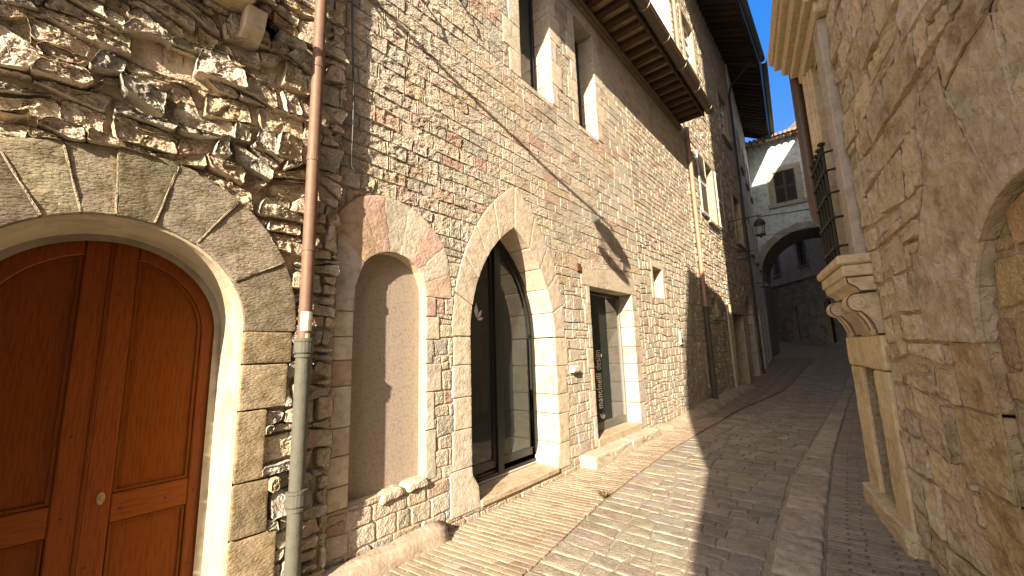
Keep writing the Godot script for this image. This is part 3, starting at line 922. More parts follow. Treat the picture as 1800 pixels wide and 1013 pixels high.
	mb.tube([Vector3(1.42, 7.76, 0.917), Vector3(10.98, 7.76, 0.917)], 0.012, 8, Color(0.15, 0.125, 0.1))
	var gut := P(h, "gutter", mb, M.copper)
	for k in 9:
		mb = MB.new()
		var u := 10.75 - k * 1.05
		var pp := []
		for j in 7: pp.append(Vector3(u, 7.765 - 0.112 * sin(PI * j / 6.0), 0.81 - 0.112 * cos(PI * j / 6.0)))
		mb.tube(pp, 0.009, 6, Color(0.45, 0.4, 0.33))
		P(gut, "gutter_bracket", mb, M.copper)
	mb = MB.new()
	mb.quad(Vector3(1.42, 7.79, 0.74), Vector3(10.95, 7.79, 0.74), Vector3(10.95, 9.6, -5.5), Vector3(1.42, 9.6, -5.5), Color(0.3, 0.2, 0.14))
	mb.quad(Vector3(1.42, 7.772, 0.70), Vector3(1.42, 7.772, -8.0), Vector3(10.95, 7.772, -8.0), Vector3(10.95, 7.772, 0.70), Color(0.3, 0.2, 0.14))
	P(h, "roof", mb, M.brick)

func emblem(parent: Node3D, at: Vector3, size: float, turn: float) -> void:   # a small sprig of pointed leaves
	var mb := MB.new()
	for q in [[0.0, 1.0], [38.0, 0.8], [76.0, 0.62]]:
		var a := deg_to_rad(90.0 - q[0]) + turn
		var d := Vector2(cos(a), sin(a)); var e := Vector2(-d.y, d.x)
		var L: float = size * q[1]
		mb.prism(PackedVector2Array([d * L * 0.12, d * L * 0.55 - e * L * 0.16, d * L, d * L * 0.55 + e * L * 0.16]), 0.0, 0.0015)
	var o := P(parent, "emblem", mb, M.white_print)
	o.position = at

# ------------------------------------------------------------------ the rubble house with the wooden door
func rubble_house() -> void:
	var h := thing("rubble_house", "rough rubble stone house with a round arched wooden door at the left edge", "house", frame(Vector3(D + 0.075, 0, 0), Vector3(0, 0, -1)))
	var cA := Vector2(0.23, 1.77)
	var r := 0.59
	var open := PackedVector2Array([Vector2(cA.x - r, -0.1), Vector2(cA.x + r, -0.1)])
	open.append_array(arc(cA, r, 0, 180, 24))
	var hole := rect(0.82, 3.86, 0.92, 4.02)
	var holes := [open, hole]
	# arch stones
	var ang := [0, 30, 58, 78, 93, 105, 118, 140, 160, 180]
	var outr := [0.9, 0.93, 0.98, 0.99, 0.97, 0.96, 0.97, 0.97, 0.94, 0.9]
	var grey1 := Color(0.21, 0.182, 0.132)
	var dressed := []
	for k in 9: dressed.append([wedge(cA, r + 0.004, cA, outr[k], outr[k + 1], ang[k], ang[k + 1], 0.0035), -0.45, grey1.lerp(CREAM, 0.1 * (k % 3))])
	var jv := [-0.1, 0.14, 0.55, 0.86, 1.28, 1.56, 1.765]
	var ju := [0.22, 0.26, 0.2, 0.16, 0.27, 0.29]
	for k in 6:
		dressed.append([rect(cA.x + r + 0.004, jv[k] + 0.004, cA.x + r + ju[k], jv[k + 1] - 0.004), -0.45, grey1.lerp(OCHRE, 0.3 + 0.15 * (k % 2))])
		dressed.append([rect(cA.x - r - ju[k], jv[k] + 0.004, cA.x - r - 0.004, jv[k + 1] - 0.004), -0.45, grey1.lerp(OCHRE, 0.3)])
	for d in dressed:
		holes.append(Geometry2D.offset_polygon(d[0], 0.008)[0])
		var b := MB.new()
		b.stone(d[0], d[1], 0.008 + rng.randf() * 0.01, 0.006, 0.006, 0.024, 7, jagged(d[2], 0.2), nz, 7.0, rng.randf() * 99.0, 0.004, Vector2(rng.randf_range(-0.03, 0.03), rng.randf_range(-0.03, 0.03)), 0.2)
		P(h, "dressed_stone", b, M.arch)
	for k in range(1, 9):      # pale pointing between the arch stones
		var b := MB.new()
		var a := deg_to_rad(ang[k])
		var d := Vector2(cos(a), sin(a)); var e := Vector2(-d.y, d.x)
		var jp := PackedVector2Array()
		for j in 9: jp.append(cA + d * lerpf(r + 0.01, outr[k] - 0.02, j / 8.0) - e * (0.0045 + 0.003 * nz.get_noise_2d(j * 0.9, k)))
		for j in range(8, -1, -1): jp.append(cA + d * lerpf(r + 0.01, outr[k] - 0.02, j / 8.0) + e * (0.0045 + 0.003 * nz.get_noise_2d(j * 0.9, k + 40.0)))
		b.stone(jp, -0.02, 0.018, 0.003, 0.003, 0.03, 2, Color(0.42, 0.37, 0.28), nz, 20.0, k)
		P(h, "pointing", b, M.mortar)
	var mb := MB.new()
	backing(mb, -3.0, 1.42, -0.4, 6.0, [0.23, 0.87], [open, hole], -0.06, MORTAR.lerp(OCHRE, 0.35))
	mb.quad(Vector3(1.42, -0.4, -0.06), Vector3(1.42, -0.4, -6), Vector3(1.42, 6, -6), Vector3(1.42, 6, -0.06), MORTAR)
	mb.quad(Vector3(-3, -0.4, -6), Vector3(-3, -0.4, -0.045), Vector3(-3, 6, -0.045), Vector3(-3, 6, -6), MORTAR)
	mb.quad(Vector3(-3, 6, -0.045), Vector3(1.42, 6, -0.045), Vector3(1.42, 6, -6), Vector3(-3, 6, -6), MORTAR)
	mb.quad(Vector3(1.42, -0.4, -6), Vector3(-3, -0.4, -6), Vector3(-3, 6, -6), Vector3(1.42, 6, -6), MORTAR)
	boxroom(mb, Vector3(0.82, 3.86, -0.3), Vector3(0.92, 4.02, -0.045), Color(0.1, 0.08, 0.06))
	P(h, "wall", mb, M.mortar)
	# rubble
	var polys := courses(-0.75, 1.425, 2.2, 5.0, Vector2(0.07, 0.16), Vector2(0.10, 0.36), 0.075, 0.006, holes, 0.4)
	polys.append_array(courses(0.7, 1.425, -0.1, 2.2, Vector2(0.06, 0.16), Vector2(0.1, 0.3), 0.04, 0.008, holes, 0.25))
	var outer := courses(-3.0, -0.75, -0.1, 6.0, Vector2(0.14, 0.22), Vector2(0.2, 0.5), 0.04, 0.01, holes)
	outer.append_array(courses(-0.75, 0.7, -0.1, 2.2, Vector2(0.14, 0.22), Vector2(0.2, 0.5), 0.04, 0.01, holes))
	outer.append_array(courses(-0.75, 1.425, 5.0, 6.0, Vector2(0.14, 0.22), Vector2(0.2, 0.5), 0.04, 0.01, holes))
	var how := func(m: MB, p: PackedVector2Array, big: float) -> void:
		var c := bounds(p).get_center()
		var coarse := c.x < -0.75 or c.y > 5.0
		var pr := rng.randf_range(0.0, 0.055) + (0.035 if rng.randf() < 0.25 else 0.0) - (0.045 if rng.randf() < 0.2 else 0.0)
		if c.x > 1.1: pr = rng.randf_range(0.0, 0.03)
		var col := jagged(CREAM.lerp(OCHRE, rng.randf() * 0.6) if rng.randf() < 0.75 else GREYISH, 0.14)
		m.stone(p, -0.1, pr, 0.02 if coarse else 0.04 if c.x > 1.1 else 0.08, 0.010, 0.06 if coarse else 0.0135, 3 if coarse else 12, col, rub_nz, 8.0, rng.randf() * 99.0, 0.03, Vector2(rng.randf_range(-0.16, 0.12), rng.randf_range(-0.3, 0.2)), 0.12)
	lay(h, "rubble_stone", polys, M.rubble, how, 300, "rubble_fill")
	var rest := MB.new()
	for p in outer: how.call(rest, p, 0.0)
	part(h, "rubble_courses", rest.mesh(), M.rubble, true)
	# pale plaster lining of the arch
	mb = MB.new()
	var li := PackedVector2Array([Vector2(cA.x + r - 0.012, -0.1)])
	li.append_array(arc(cA, r - 0.012, 0, 180, 32)); li.append(Vector2(cA.x - r + 0.012, -0.1))
	var lo := PackedVector2Array([Vector2(cA.x + r + 0.004, -0.1)])
	lo.append_array(arc(cA, r + 0.004, 0, 180, 32)); lo.append(Vector2(cA.x - r - 0.004, -0.1))
	var pc := Color(0.46, 0.41, 0.31)
	for k in li.size() - 1:
		var a := li[k]; var b := li[k + 1]; var e := lo[k]; var f := lo[k + 1]
		mb.quad(Vector3(a.x, a.y, -0.015), Vector3(b.x, b.y, -0.015), Vector3(b.x, b.y, -0.43), Vector3(a.x, a.y, -0.43), pc)
		mb.quad(Vector3(e.x, e.y, -0.008), Vector3(f.x, f.y, -0.008), Vector3(b.x, b.y, -0.015), Vector3(a.x, a.y, -0.015), pc)
		var p := cA + (a - cA) * 0.93 if k > 0 else Vector2(cA.x + 0.535, -0.1)
		var q := cA + (b - cA) * 0.93 if k < li.size() - 2 else Vector2(cA.x - 0.535, -0.1)
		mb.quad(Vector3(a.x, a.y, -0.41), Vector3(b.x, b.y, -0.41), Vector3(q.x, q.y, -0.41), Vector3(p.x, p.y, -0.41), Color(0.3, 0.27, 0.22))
	P(h, "plaster_lining", mb, M.plaster)
	# the two leaves of the door
	var dn := Node3D.new(); dn.name = "wooden_door"; h.add_child(dn)
	var wood := Color(0.185, 0.05, 0.008)
	for side in 2:
		var sx := 1.0 if side == 0 else -1.0
		var f := func(x: float, y: float) -> Vector2: return Vector2(cA.x + 0.012 + sx * x, y)
		var mir := func(p: PackedVector2Array) -> PackedVector2Array:
			var o := PackedVector2Array()
			for q in p: o.append(f.call(q.x, q.y))
			return o
		var R := 0.575
		# sunk panels behind
		var leaf := PackedVector2Array([Vector2(0.003, 0.02), Vector2(R, 0.02)])
		leaf.append_array(arc(Vector2(0, 1.77), R, 0, 89.7, 14))
		mb = MB.new(); mb.prism(mir.call(leaf), -0.52, -0.472, wood * 0.92, 0.0, true)
		P(dn, "panel", mb, M.wood)
		mb = MB.new(); mb.prism(mir.call(rect(0.004, 0.02, 0.115, 1.77 + sqrt(R * R - 0.115 * 0.115) - 0.002)), -0.48, -0.438, wood, 0.007)
		P(dn, "stile", mb, M.wood)
		var ou := PackedVector2Array([Vector2(R, 0.02)])
		ou.append_array(arc(Vector2(0, 1.77), R, 0, 78, 12))
		var inn := arc(Vector2(0.0, 1.77), 0.465, 75.6, 0, 12); inn.append(Vector2(0.465, 0.02))
		ou.append_array(inn)
		mb = MB.new(); mb.prism(mir.call(ou), -0.48, -0.438, wood, 0.007)
		P(dn, "stile", mb, M.wood)
		for q in [[0.02, 0.17], [0.70, 0.855]]:
			mb = MB.new(); mb.prism(mir.call(rect(0.116, q[0], 0.464, q[1])), -0.48, -0.439, wood * 1.05, 0.007)
			P(dn, "rail", mb, M.wood_across)
		# bead round the panels
		mb = MB.new()
		var pan := PackedVector2Array([Vector2(0.118, 0.858), Vector2(0.462, 0.858)])
		pan.append_array(arc(Vector2(0, 1.77), 0.462, 0, 75.2, 12))
		var pin := Geometry2D.offset_polygon(pan, -0.016)[0]
		for hole_of in [[pan, pin], [rect(0.118, 0.173, 0.462, 0.697), rect(0.134, 0.189, 0.446, 0.681)]]:
			for c in cut_ring(hole_of[0], hole_of[1]): mb.prism(mir.call(c), -0.475, -0.456, wood * 0.9, 0.004)
		P(dn, "bead", mb, M.wood)
	mb = MB.new()
	mb.box(Vector3(0.228, 0.02, -0.45), Vector3(0.25, 2.33, -0.432), wood * 0.7, 0.006)
	P(dn, "meeting_strip", mb, M.wood)
	mb = MB.new()
	var plate := PackedVector2Array()
	for k in 16: plate.append(Vector2(0.315, 0.845) + Vector2(cos(TAU * k / 16) * 0.017, sin(TAU * k / 16) * 0.034))
	mb.prism(plate, -0.439, -0.431, Color(0.32, 0.24, 0.12), 0.003)
	mb.lathe(PackedVector2Array([Vector2(0.01, 0), Vector2(0.011, 0.012), Vector2(0.007, 0.016), Vector2(0, 0.016)]), 10, Color(0.3, 0.22, 0.1), Transform3D(Basis(Vector3.RIGHT, PI / 2), Vector3(0.315, 0.85, -0.432)))
	P(dn, "lock_plate", mb, M.copper)
	for q in [[0.285, 2.0], [0.285, 1.45], [0.285, 0.5], [0.73, 1.9], [0.735, 1.3], [0.735, 0.78], [0.735, 0.35], [0.4, 0.77], [0.6, 0.77], [0.17, 1.9], [0.17, 1.2], [0.17, 0.78], [-0.27, 1.8], [-0.27, 1.1]]:
		mb = MB.new()
		mb.lathe(PackedVector2Array([Vector2(0.0075, 0), Vector2(0.007, 0.003), Vector2(0, 0.004)]), 8, Color(0.03, 0.015, 0.008), Transform3D(Basis(Vector3.RIGHT, PI / 2), Vector3(q[0], q[1], -0.4395)))
		P(dn, "peg", mb, M.paint)
	# ledge over the door and its bracket
	mb = MB.new()
	mb.box(Vector3(-2.2, 3.88, -0.05), Vector3(0.7, 4.06, 0.25), Color(0.52, 0.42, 0.27), 0.02)
	mb.box(Vector3(-2.2, 4.06, -0.05), Vector3(0.72, 4.11, 0.28), Color(0.52, 0.42, 0.27), 0.012)
	P(h, "stone_ledge", mb, M.dressed)
	mb = MB.new()
	mb.prism(PackedVector2Array([Vector2(-0.05, 3.70), Vector2(0.05, 3.71), Vector2(0.13, 3.76), Vector2(0.17, 3.875), Vector2(-0.05, 3.875)]), -0.06, 0.06, CREAM, 0.012, true)
	var br := P(h, "ledge_bracket", mb, M.dressed)
	br.transform = Transform3D(Basis(Vector3(0, 0, 1), Vector3(0, 1, 0), Vector3(-1, 0, 0)), Vector3(0.72, 0, 0))

func cut_ring(a: PackedVector2Array, b: PackedVector2Array) -> Array:
	var r := bounds(a)
	var m := r.get_center().x
	var out := []
	for q in [rect(r.position.x - 1, r.position.y - 1, m, r.end.y + 1), rect(m, r.position.y - 1, r.end.x + 1, r.end.y + 1)]:
		for p in Geometry2D.intersect_polygons(a, q): out.append_array(Geometry2D.clip_polygons(p, b))
	return out
# ------------------------------------------------------------------ houses farther up on the left
func sash(parent: Node3D, u0: float, v0: float, u1: float, v1: float, w: float, rows: int, frame_col: Color, surround: float, scol: Color) -> Node3D:
	# a window with a stone surround, a painted frame with glazing bars and a pane
	var n := Node3D.new(); n.name = "window"; parent.add_child(n, true)
	var mb := MB.new()
	if surround > 0.0:
		mb.box(Vector3(u0 - surround, v0, w), Vector3(u0, v1, 0.035), scol, 0.008)
		mb.box(Vector3(u1, v0, w), Vector3(u1 + surround, v1, 0.035), scol, 0.008)
		mb.box(Vector3(u0 - surround, v1, w), Vector3(u1 + surround, v1 + surround, 0.038), scol, 0.008)
		P(n, "surround", mb, M.dressed)
		mb = MB.new()
		mb.box(Vector3(u0 - surround * 1.2, v0 - 0.09, w), Vector3(u1 + surround * 1.2, v0, 0.1), scol, 0.01)
		P(n, "window_sill", mb, M.dressed)
	mb = MB.new()
	var f := 0.06
	for b in [[u0, v0, u0 + f, v1], [u1 - f, v0, u1, v1], [u0 + f, v0, u1 - f, v0 + f], [u0 + f, v1 - f, u1 - f, v1], [(u0 + u1) * 0.5 - 0.045, v0 + f, (u0 + u1) * 0.5 + 0.045, v1 - f]]:
		mb.box(Vector3(b[0], b[1], w - 0.02), Vector3(b[2], b[3], w + 0.05), frame_col, 0.005)
	for k in rows:
		if k == 0: continue
		var y := lerpf(v0 + f, v1 - f, float(k) / rows)
		mb.box(Vector3(u0 + f, y - 0.02, w - 0.015), Vector3((u0 + u1) * 0.5 - 0.045, y + 0.02, w + 0.04), frame_col)
		mb.box(Vector3((u0 + u1) * 0.5 + 0.045, y - 0.02, w - 0.015), Vector3(u1 - f, y + 0.02, w + 0.04), frame_col)
	P(n, "window_frame", mb, M.paint)
	mb = MB.new(); mb.sheet(rect(u0 + 0.03, v0 + 0.03, u1 - 0.03, v1 - 0.03), w)
	P(n, "pane", mb, M.glass)
	mb = MB.new(); boxroom(mb, Vector3(u0, v0, w - 0.5), Vector3(u1, v1, w), Color(1, 1, 1))
	P(n, "dark_inside", mb, M.room)
	return n

func louvre(parent: Node3D, u0: float, v0: float, u1: float, v1: float, w: float, col: Color) -> void:
	var n := Node3D.new(); n.name = "shutter"; parent.add_child(n, true)
	var mb := MB.new()
	for b in [[u0, v0, u0 + 0.06, v1], [u1 - 0.06, v0, u1, v1], [u0 + 0.06, v0, u1 - 0.06, v0 + 0.07], [u0 + 0.06, v1 - 0.07, u1 - 0.06, v1], [u0 + 0.06, (v0 + v1) * 0.5 - 0.035, u1 - 0.06, (v0 + v1) * 0.5 + 0.035]]:
		mb.box(Vector3(b[0], b[1], w), Vector3(b[2], b[3], w + 0.04), col, 0.006)
	P(n, "shutter_frame", mb, M.paint)
	var y := v0 + 0.1
	while y < v1 - 0.1:
		if absf(y - (v0 + v1) * 0.5) > 0.06:
			mb = MB.new()
			mb.box(Vector3(u0 + 0.06, -0.004, -0.024), Vector3(u1 - 0.06, 0.004, 0.024), col, 0.0, Transform3D(Basis(Vector3.RIGHT, -0.7), Vector3(0, y, w + 0.018)))
			P(n, "slat", mb, M.paint)
		y += 0.052

func cheap(m: MB, p: PackedVector2Array, pr: float, rough: float, seg: float, col: Color) -> void:
	m.stone(p, -0.03, pr, rough, 0.014, seg, 2, col, nz, 8.0, rng.randf() * 99.0, 0.008, Vector2(rng.randf_range(-0.03, 0.03), rng.randf_range(-0.05, 0.05)), 0.15)

func shutter_house() -> void:
	var h := thing("shutter_house", "tall stone house with white louvred shutters and a deep ribbed timber eave", "house", frame(Vector3(D, 0, 0), Vector3(0, 0, -1)))
	var niche_w := PackedVector2Array([Vector2(12.56, 2.4), Vector2(13.1, 2.4)]); niche_w.append_array(arc(Vector2(12.83, 2.75), 0.27, 0, 180, 8))
	var door_a := rect(14.85, -0.1, 16.45, 2.6)
	var arch_d := PackedVector2Array([Vector2(17.35, -0.1), Vector2(18.75, -0.1)]); arch_d.append_array(arc(Vector2(18.05, 2.75), 0.7, 0, 180, 12))
	var wins := [rect(13.25, 5.42, 14.2, 7.45), rect(12.4, 10.5, 13.6, 12.35), rect(16.8, 9.85, 18.2, 11.8), rect(17.4, 5.5, 18.6, 7.5)]
	var opens := [niche_w, door_a, arch_d] + wins
	var mb := MB.new()
	backing(mb, 11.3, 19.4, -0.4, 14.9, [12.83, 13.3, 14.0, 15.6, 17.2, 18.05, 18.4], opens, -0.015, MORTAR * 0.95)
	for b in [[11.3, -9.0, 11.3, -0.015], [19.4, -0.015, 19.4, -9.0], [19.4, -9.0, 11.3, -9.0]]:
		mb.quad(Vector3(b[2], -0.4, b[3]), Vector3(b[0], -0.4, b[1]), Vector3(b[0], 14.9, b[1]), Vector3(b[2], 14.9, b[3]), MORTAR)
	P(h, "wall", mb, M.mortar)
	var holes := opens.duplicate()
	for q in wins: holes.append(Geometry2D.offset_polygon(q, 0.17, Geometry2D.JOIN_MITER)[0])
	holes.append(rect(14.6, -0.2, 16.7, 2.9))
	var ringd := []
	for k in 9: ringd.append(wedge(Vector2(18.05, 2.75), 0.705, Vector2(18.05, 2.75), 1.0, 1.0, k * 20, k * 20 + 20, 0.004))
	for k in 7:
		ringd.append(rect(17.08, 0.39 * k, 17.345, 0.39 * k + 0.385)); ringd.append(rect(18.755, 0.39 * k, 19.03, 0.39 * k + 0.385))
	for p in ringd: holes.append(Geometry2D.offset_polygon(p, 0.006)[0])
	for p in ringd:
		var b := MB.new(); b.stone(p, -0.3, 0.012, 0.008, 0.012, 0.12, 2, jagged(CREAM.lerp(GREYISH, 0.5), 0.1), nz, 7.0, rng.randf() * 99.0)
		P(h, "dressed_stone", b, M.dressed)
	var polys := courses(11.3, 19.4, -0.1, 5.4, Vector2(0.10, 0.19), Vector2(0.14, 0.42), 0.035, 0.007, holes, 0.1)
	polys.append_array(courses(11.3, 19.4, 5.4, 14.9, Vector2(0.13, 0.21), Vector2(0.18, 0.5), 0.03, 0.008, holes))
	var how := func(m: MB, p: PackedVector2Array, big: float) -> void:
		cheap(m, p, rng.randf_range(0.0, 0.025), 0.012, 0.1, jagged(CREAM.lerp(OCHRE, rng.randf() * 0.5) if rng.randf() < 0.8 else GREYISH, 0.13))
	lay(h, "stone", polys, M.stone, how, 300, "stone_courses")
	# shuttered window
	var scol := Color(0.42, 0.36, 0.27)
	sash(h, 13.25, 5.42, 14.2, 7.45, -0.2, 3, Color(0.6, 0.56, 0.46), 0.16, scol)
	louvre(h, 12.28, 5.45, 13.07, 7.42, 0.05, Color(0.62, 0.6, 0.5))
	louvre(h, 14.38, 5.45, 15.17, 7.42, 0.05, Color(0.62, 0.6, 0.5))
	mb = MB.new()
	for q in [0.05, 0.32]: mb.tube([Vector3(12.9, 5.12, q), Vector3(14.75, 5.12, q)], 0.014, 6, Color(0.05, 0.05, 0.045))
	for k in 8: mb.tube([Vector3(12.9 + k * 0.264, 5.12, 0.05), Vector3(12.9 + k * 0.264, 5.12, 0.32)], 0.009, 6, Color(0.05, 0.05, 0.045))
	P(h, "flower_rack", mb, M.iron)
	sash(h, 12.4, 10.5, 13.6, 12.35, -0.15, 4, Color(0.66, 0.66, 0.62), 0.15, scol)
	sash(h, 16.8, 9.85, 18.2, 11.8, -0.15, 4, Color(0.66, 0.66, 0.62), 0.15, scol)
	sash(h, 17.4, 5.5, 18.6, 7.5, -0.2, 3, Color(0.22, 0.2, 0.17), 0.2, scol * 1.1)
	# niche window, door, arched door
	mb = MB.new()
	mb.prism(niche_w, -0.4, -0.22, Color(0.12, 0.1, 0.08))
	P(h, "niche_pane", mb, M.paint)
	mb = MB.new()
	mb.box(Vector3(12.4, 2.28, -0.25), Vector3(13.25, 2.39, 0.06), scol, 0.012)
	P(h, "niche_sill", mb, M.dressed)
	mb = MB.new()
	mb.box(Vector3(14.6, 0.0, -0.35), Vector3(14.85, 2.6, 0.05), scol, 0.012)
	mb.box(Vector3(16.45, 0.0, -0.35), Vector3(16.7, 2.6, 0.05), scol, 0.012)
	mb.box(Vector3(14.58, 2.6, -0.35), Vector3(16.72, 2.88, 0.06), scol, 0.015)
	P(h, "door_surround", mb, M.dressed)
	mb = MB.new()
	for k in 6: mb.box(Vector3(14.86 + k * 0.265, 0.05, -0.4), Vector3(15.12 + k * 0.265, 2.6, -0.32), jagged(Color(0.13, 0.09, 0.06), 0.15), 0.008)
	P(h, "plank_door", mb, M.old_wood)
	mb = MB.new()
	reveal(mb, niche_w, -0.3, -0.015, MORTAR)
	P(h, "niche_side", mb, M.mortar)
	mb = MB.new(); mb.prism(arch_d, -0.5, -0.3, Color(0.1, 0.085, 0.07))
	P(h, "arched_door", mb, M.old_wood)
	big_eave(h, 0.0, [[11.3, 0.0], [19.5, 0.0]], true)

func big_eave(h: Node3D, off: float, span: Array, hood: bool) -> void:
	# rafters slope down outwards from the wall head to the gutter
	var u0: float = span[0][0]; var u1: float = span[1][0]
	var dk := Color(0.075, 0.06, 0.045)
	var mb := MB.new()
	var a := Vector3(u0, 14.65, -0.05); var b := Vector3(u0, 13.92, 1.28)
	mb.quad(a, Vector3(u1, a.y, a.z), Vector3(u1, b.y, b.z), b, Color(0.13, 0.10, 0.075))
	mb.quad(b + Vector3(0, 0.08, 0), Vector3(u1, b.y + 0.08, b.z), Vector3(u1, 17.2, -4.5), Vector3(u0, 17.2, -4.5), Color(0.3, 0.2, 0.14))
	mb.quad(Vector3(u0, 17.2, -4.5), Vector3(u1, 17.2, -4.5), Vector3(u1, 14.5, -9.0), Vector3(u0, 14.5, -9.0), Color(0.3, 0.2, 0.14))
	mb.tri(Vector3(u0, 14.6, -9.0), Vector3(u0, 14.6, 0), Vector3(u0, 17.2, -4.5), MORTAR)
	mb.tri(Vector3(u1, 14.6, 0), Vector3(u1, 14.6, -9.0), Vector3(u1, 17.2, -4.5), MORTAR)
	P(h, "roof", mb, M.old_wood)
	var u := u0 + 0.12
	while u < u1:
		mb = MB.new()
		var d := (b - a).normalized()
		var t := Transform3D(Basis(Vector3.RIGHT, atan2(-d.y, d.z)), Vector3(u, a.y, a.z))
		mb.box(Vector3(-0.06, -0.15, 0), Vector3(0.06, -0.004, 1.46), jagged(dk, 0.2), 0.01, t)
		P(h, "rafter", mb, M.old_wood)
		u += 0.36
	mb = MB.new()
	mb.box(Vector3(u0, 13.80, 1.285), Vector3(u1, 13.99, 1.32), dk, 0.005)
	P(h, "fascia", mb, M.old_wood)
	mb = MB.new()
	var gp := []
	for e in [u0, u1]:
		for k in 9: gp.append(Vector3(e, 13.97 - 0.11 * sin(PI * k / 8.0), 1.435 - 0.11 * cos(PI * k / 8.0)))
	mb.grid(gp, 9, Color(0.12, 0.13, 0.1))
	mb.tube([Vector3(u0, 13.97, 1.547), Vector3(u1, 13.97, 1.547)], 0.013, 8, Color(0.12, 0.13, 0.1))
	P(h, "gutter", mb, M.copper)

func white_house() -> void:
	var p0 := Vector3(D + 0.06, 0, -19.4)
	var p1 := Vector3(-3.62, 0, -27.6)
	var h := thing("white_house", "narrow whitewashed house with arched doorways beyond the stone house", "house", frame(p0, p1 - p0))
	var L := (p1 - p0).length()
	var opens := []
	for k in 3:
		var c := 0.95 + k * 2.6
		var hw := 0.6 if k == 0 else 0.36
		var o := PackedVector2Array([Vector2(c - hw, -0.1), Vector2(c + hw, -0.1)]); o.append_array(arc(Vector2(c, 2.7 + 0.25 * k), hw, 0, 180, 10))
		opens.append(o)
	var wins := []
	for k in 3:
		wins.append(rect(0.9 + k * 2.4, 5.6, 1.8 + k * 2.4, 7.3)); wins.append(rect(0.9 + k * 2.4, 9.7, 1.8 + k * 2.4, 11.5))
	var mb := MB.new()
	var wc := Color(0.8, 0.77, 0.7)
	backing(mb, 0, L, -0.4, 14.9, [0.95, 1.35, 2.5, 3.55, 5.0, 6.15], opens + wins, 0.0, wc)
	mb.quad(Vector3(0, -0.4, -0.3), Vector3(0, -0.4, 0), Vector3(0, 14.9, 0), Vector3(0, 14.9, -0.3), wc)
	mb.quad(Vector3(L, -0.4, 0), Vector3(L, -0.4, -9), Vector3(L, 14.9, -9), Vector3(L, 14.9, 0), wc)
	P(h, "wall", mb, M.plaster)
	for k in 3:
		mb = MB.new(); mb.prism(opens[k], -0.45, -0.25, [Color(0.16, 0.06, 0.04), Color(0.06, 0.055, 0.05), Color(0.05, 0.05, 0.05)][k])
		P(h, "arched_door", mb, M.old_wood)
		mb = MB.new()
		for j in opens[k].size():
			var a: Vector2 = opens[k][j]; var b: Vector2 = opens[k][(j + 1) % opens[k].size()]
			mb.quad(Vector3(a.x, a.y, 0), Vector3(b.x, b.y, 0), Vector3(b.x, b.y, -0.25), Vector3(a.x, a.y, -0.25), wc * 0.9)
		P(h, "doorway", mb, M.plaster)
	for q in wins: sash(h, q[0].x, q[0].y, q[2].x, q[2].y, -0.18, 2, Color(0.3, 0.28, 0.25), 0.12, Color(0.5, 0.47, 0.41))
	big_eave(h, 0.0, [[0.1, 0.0], [L, 0.0]], false)

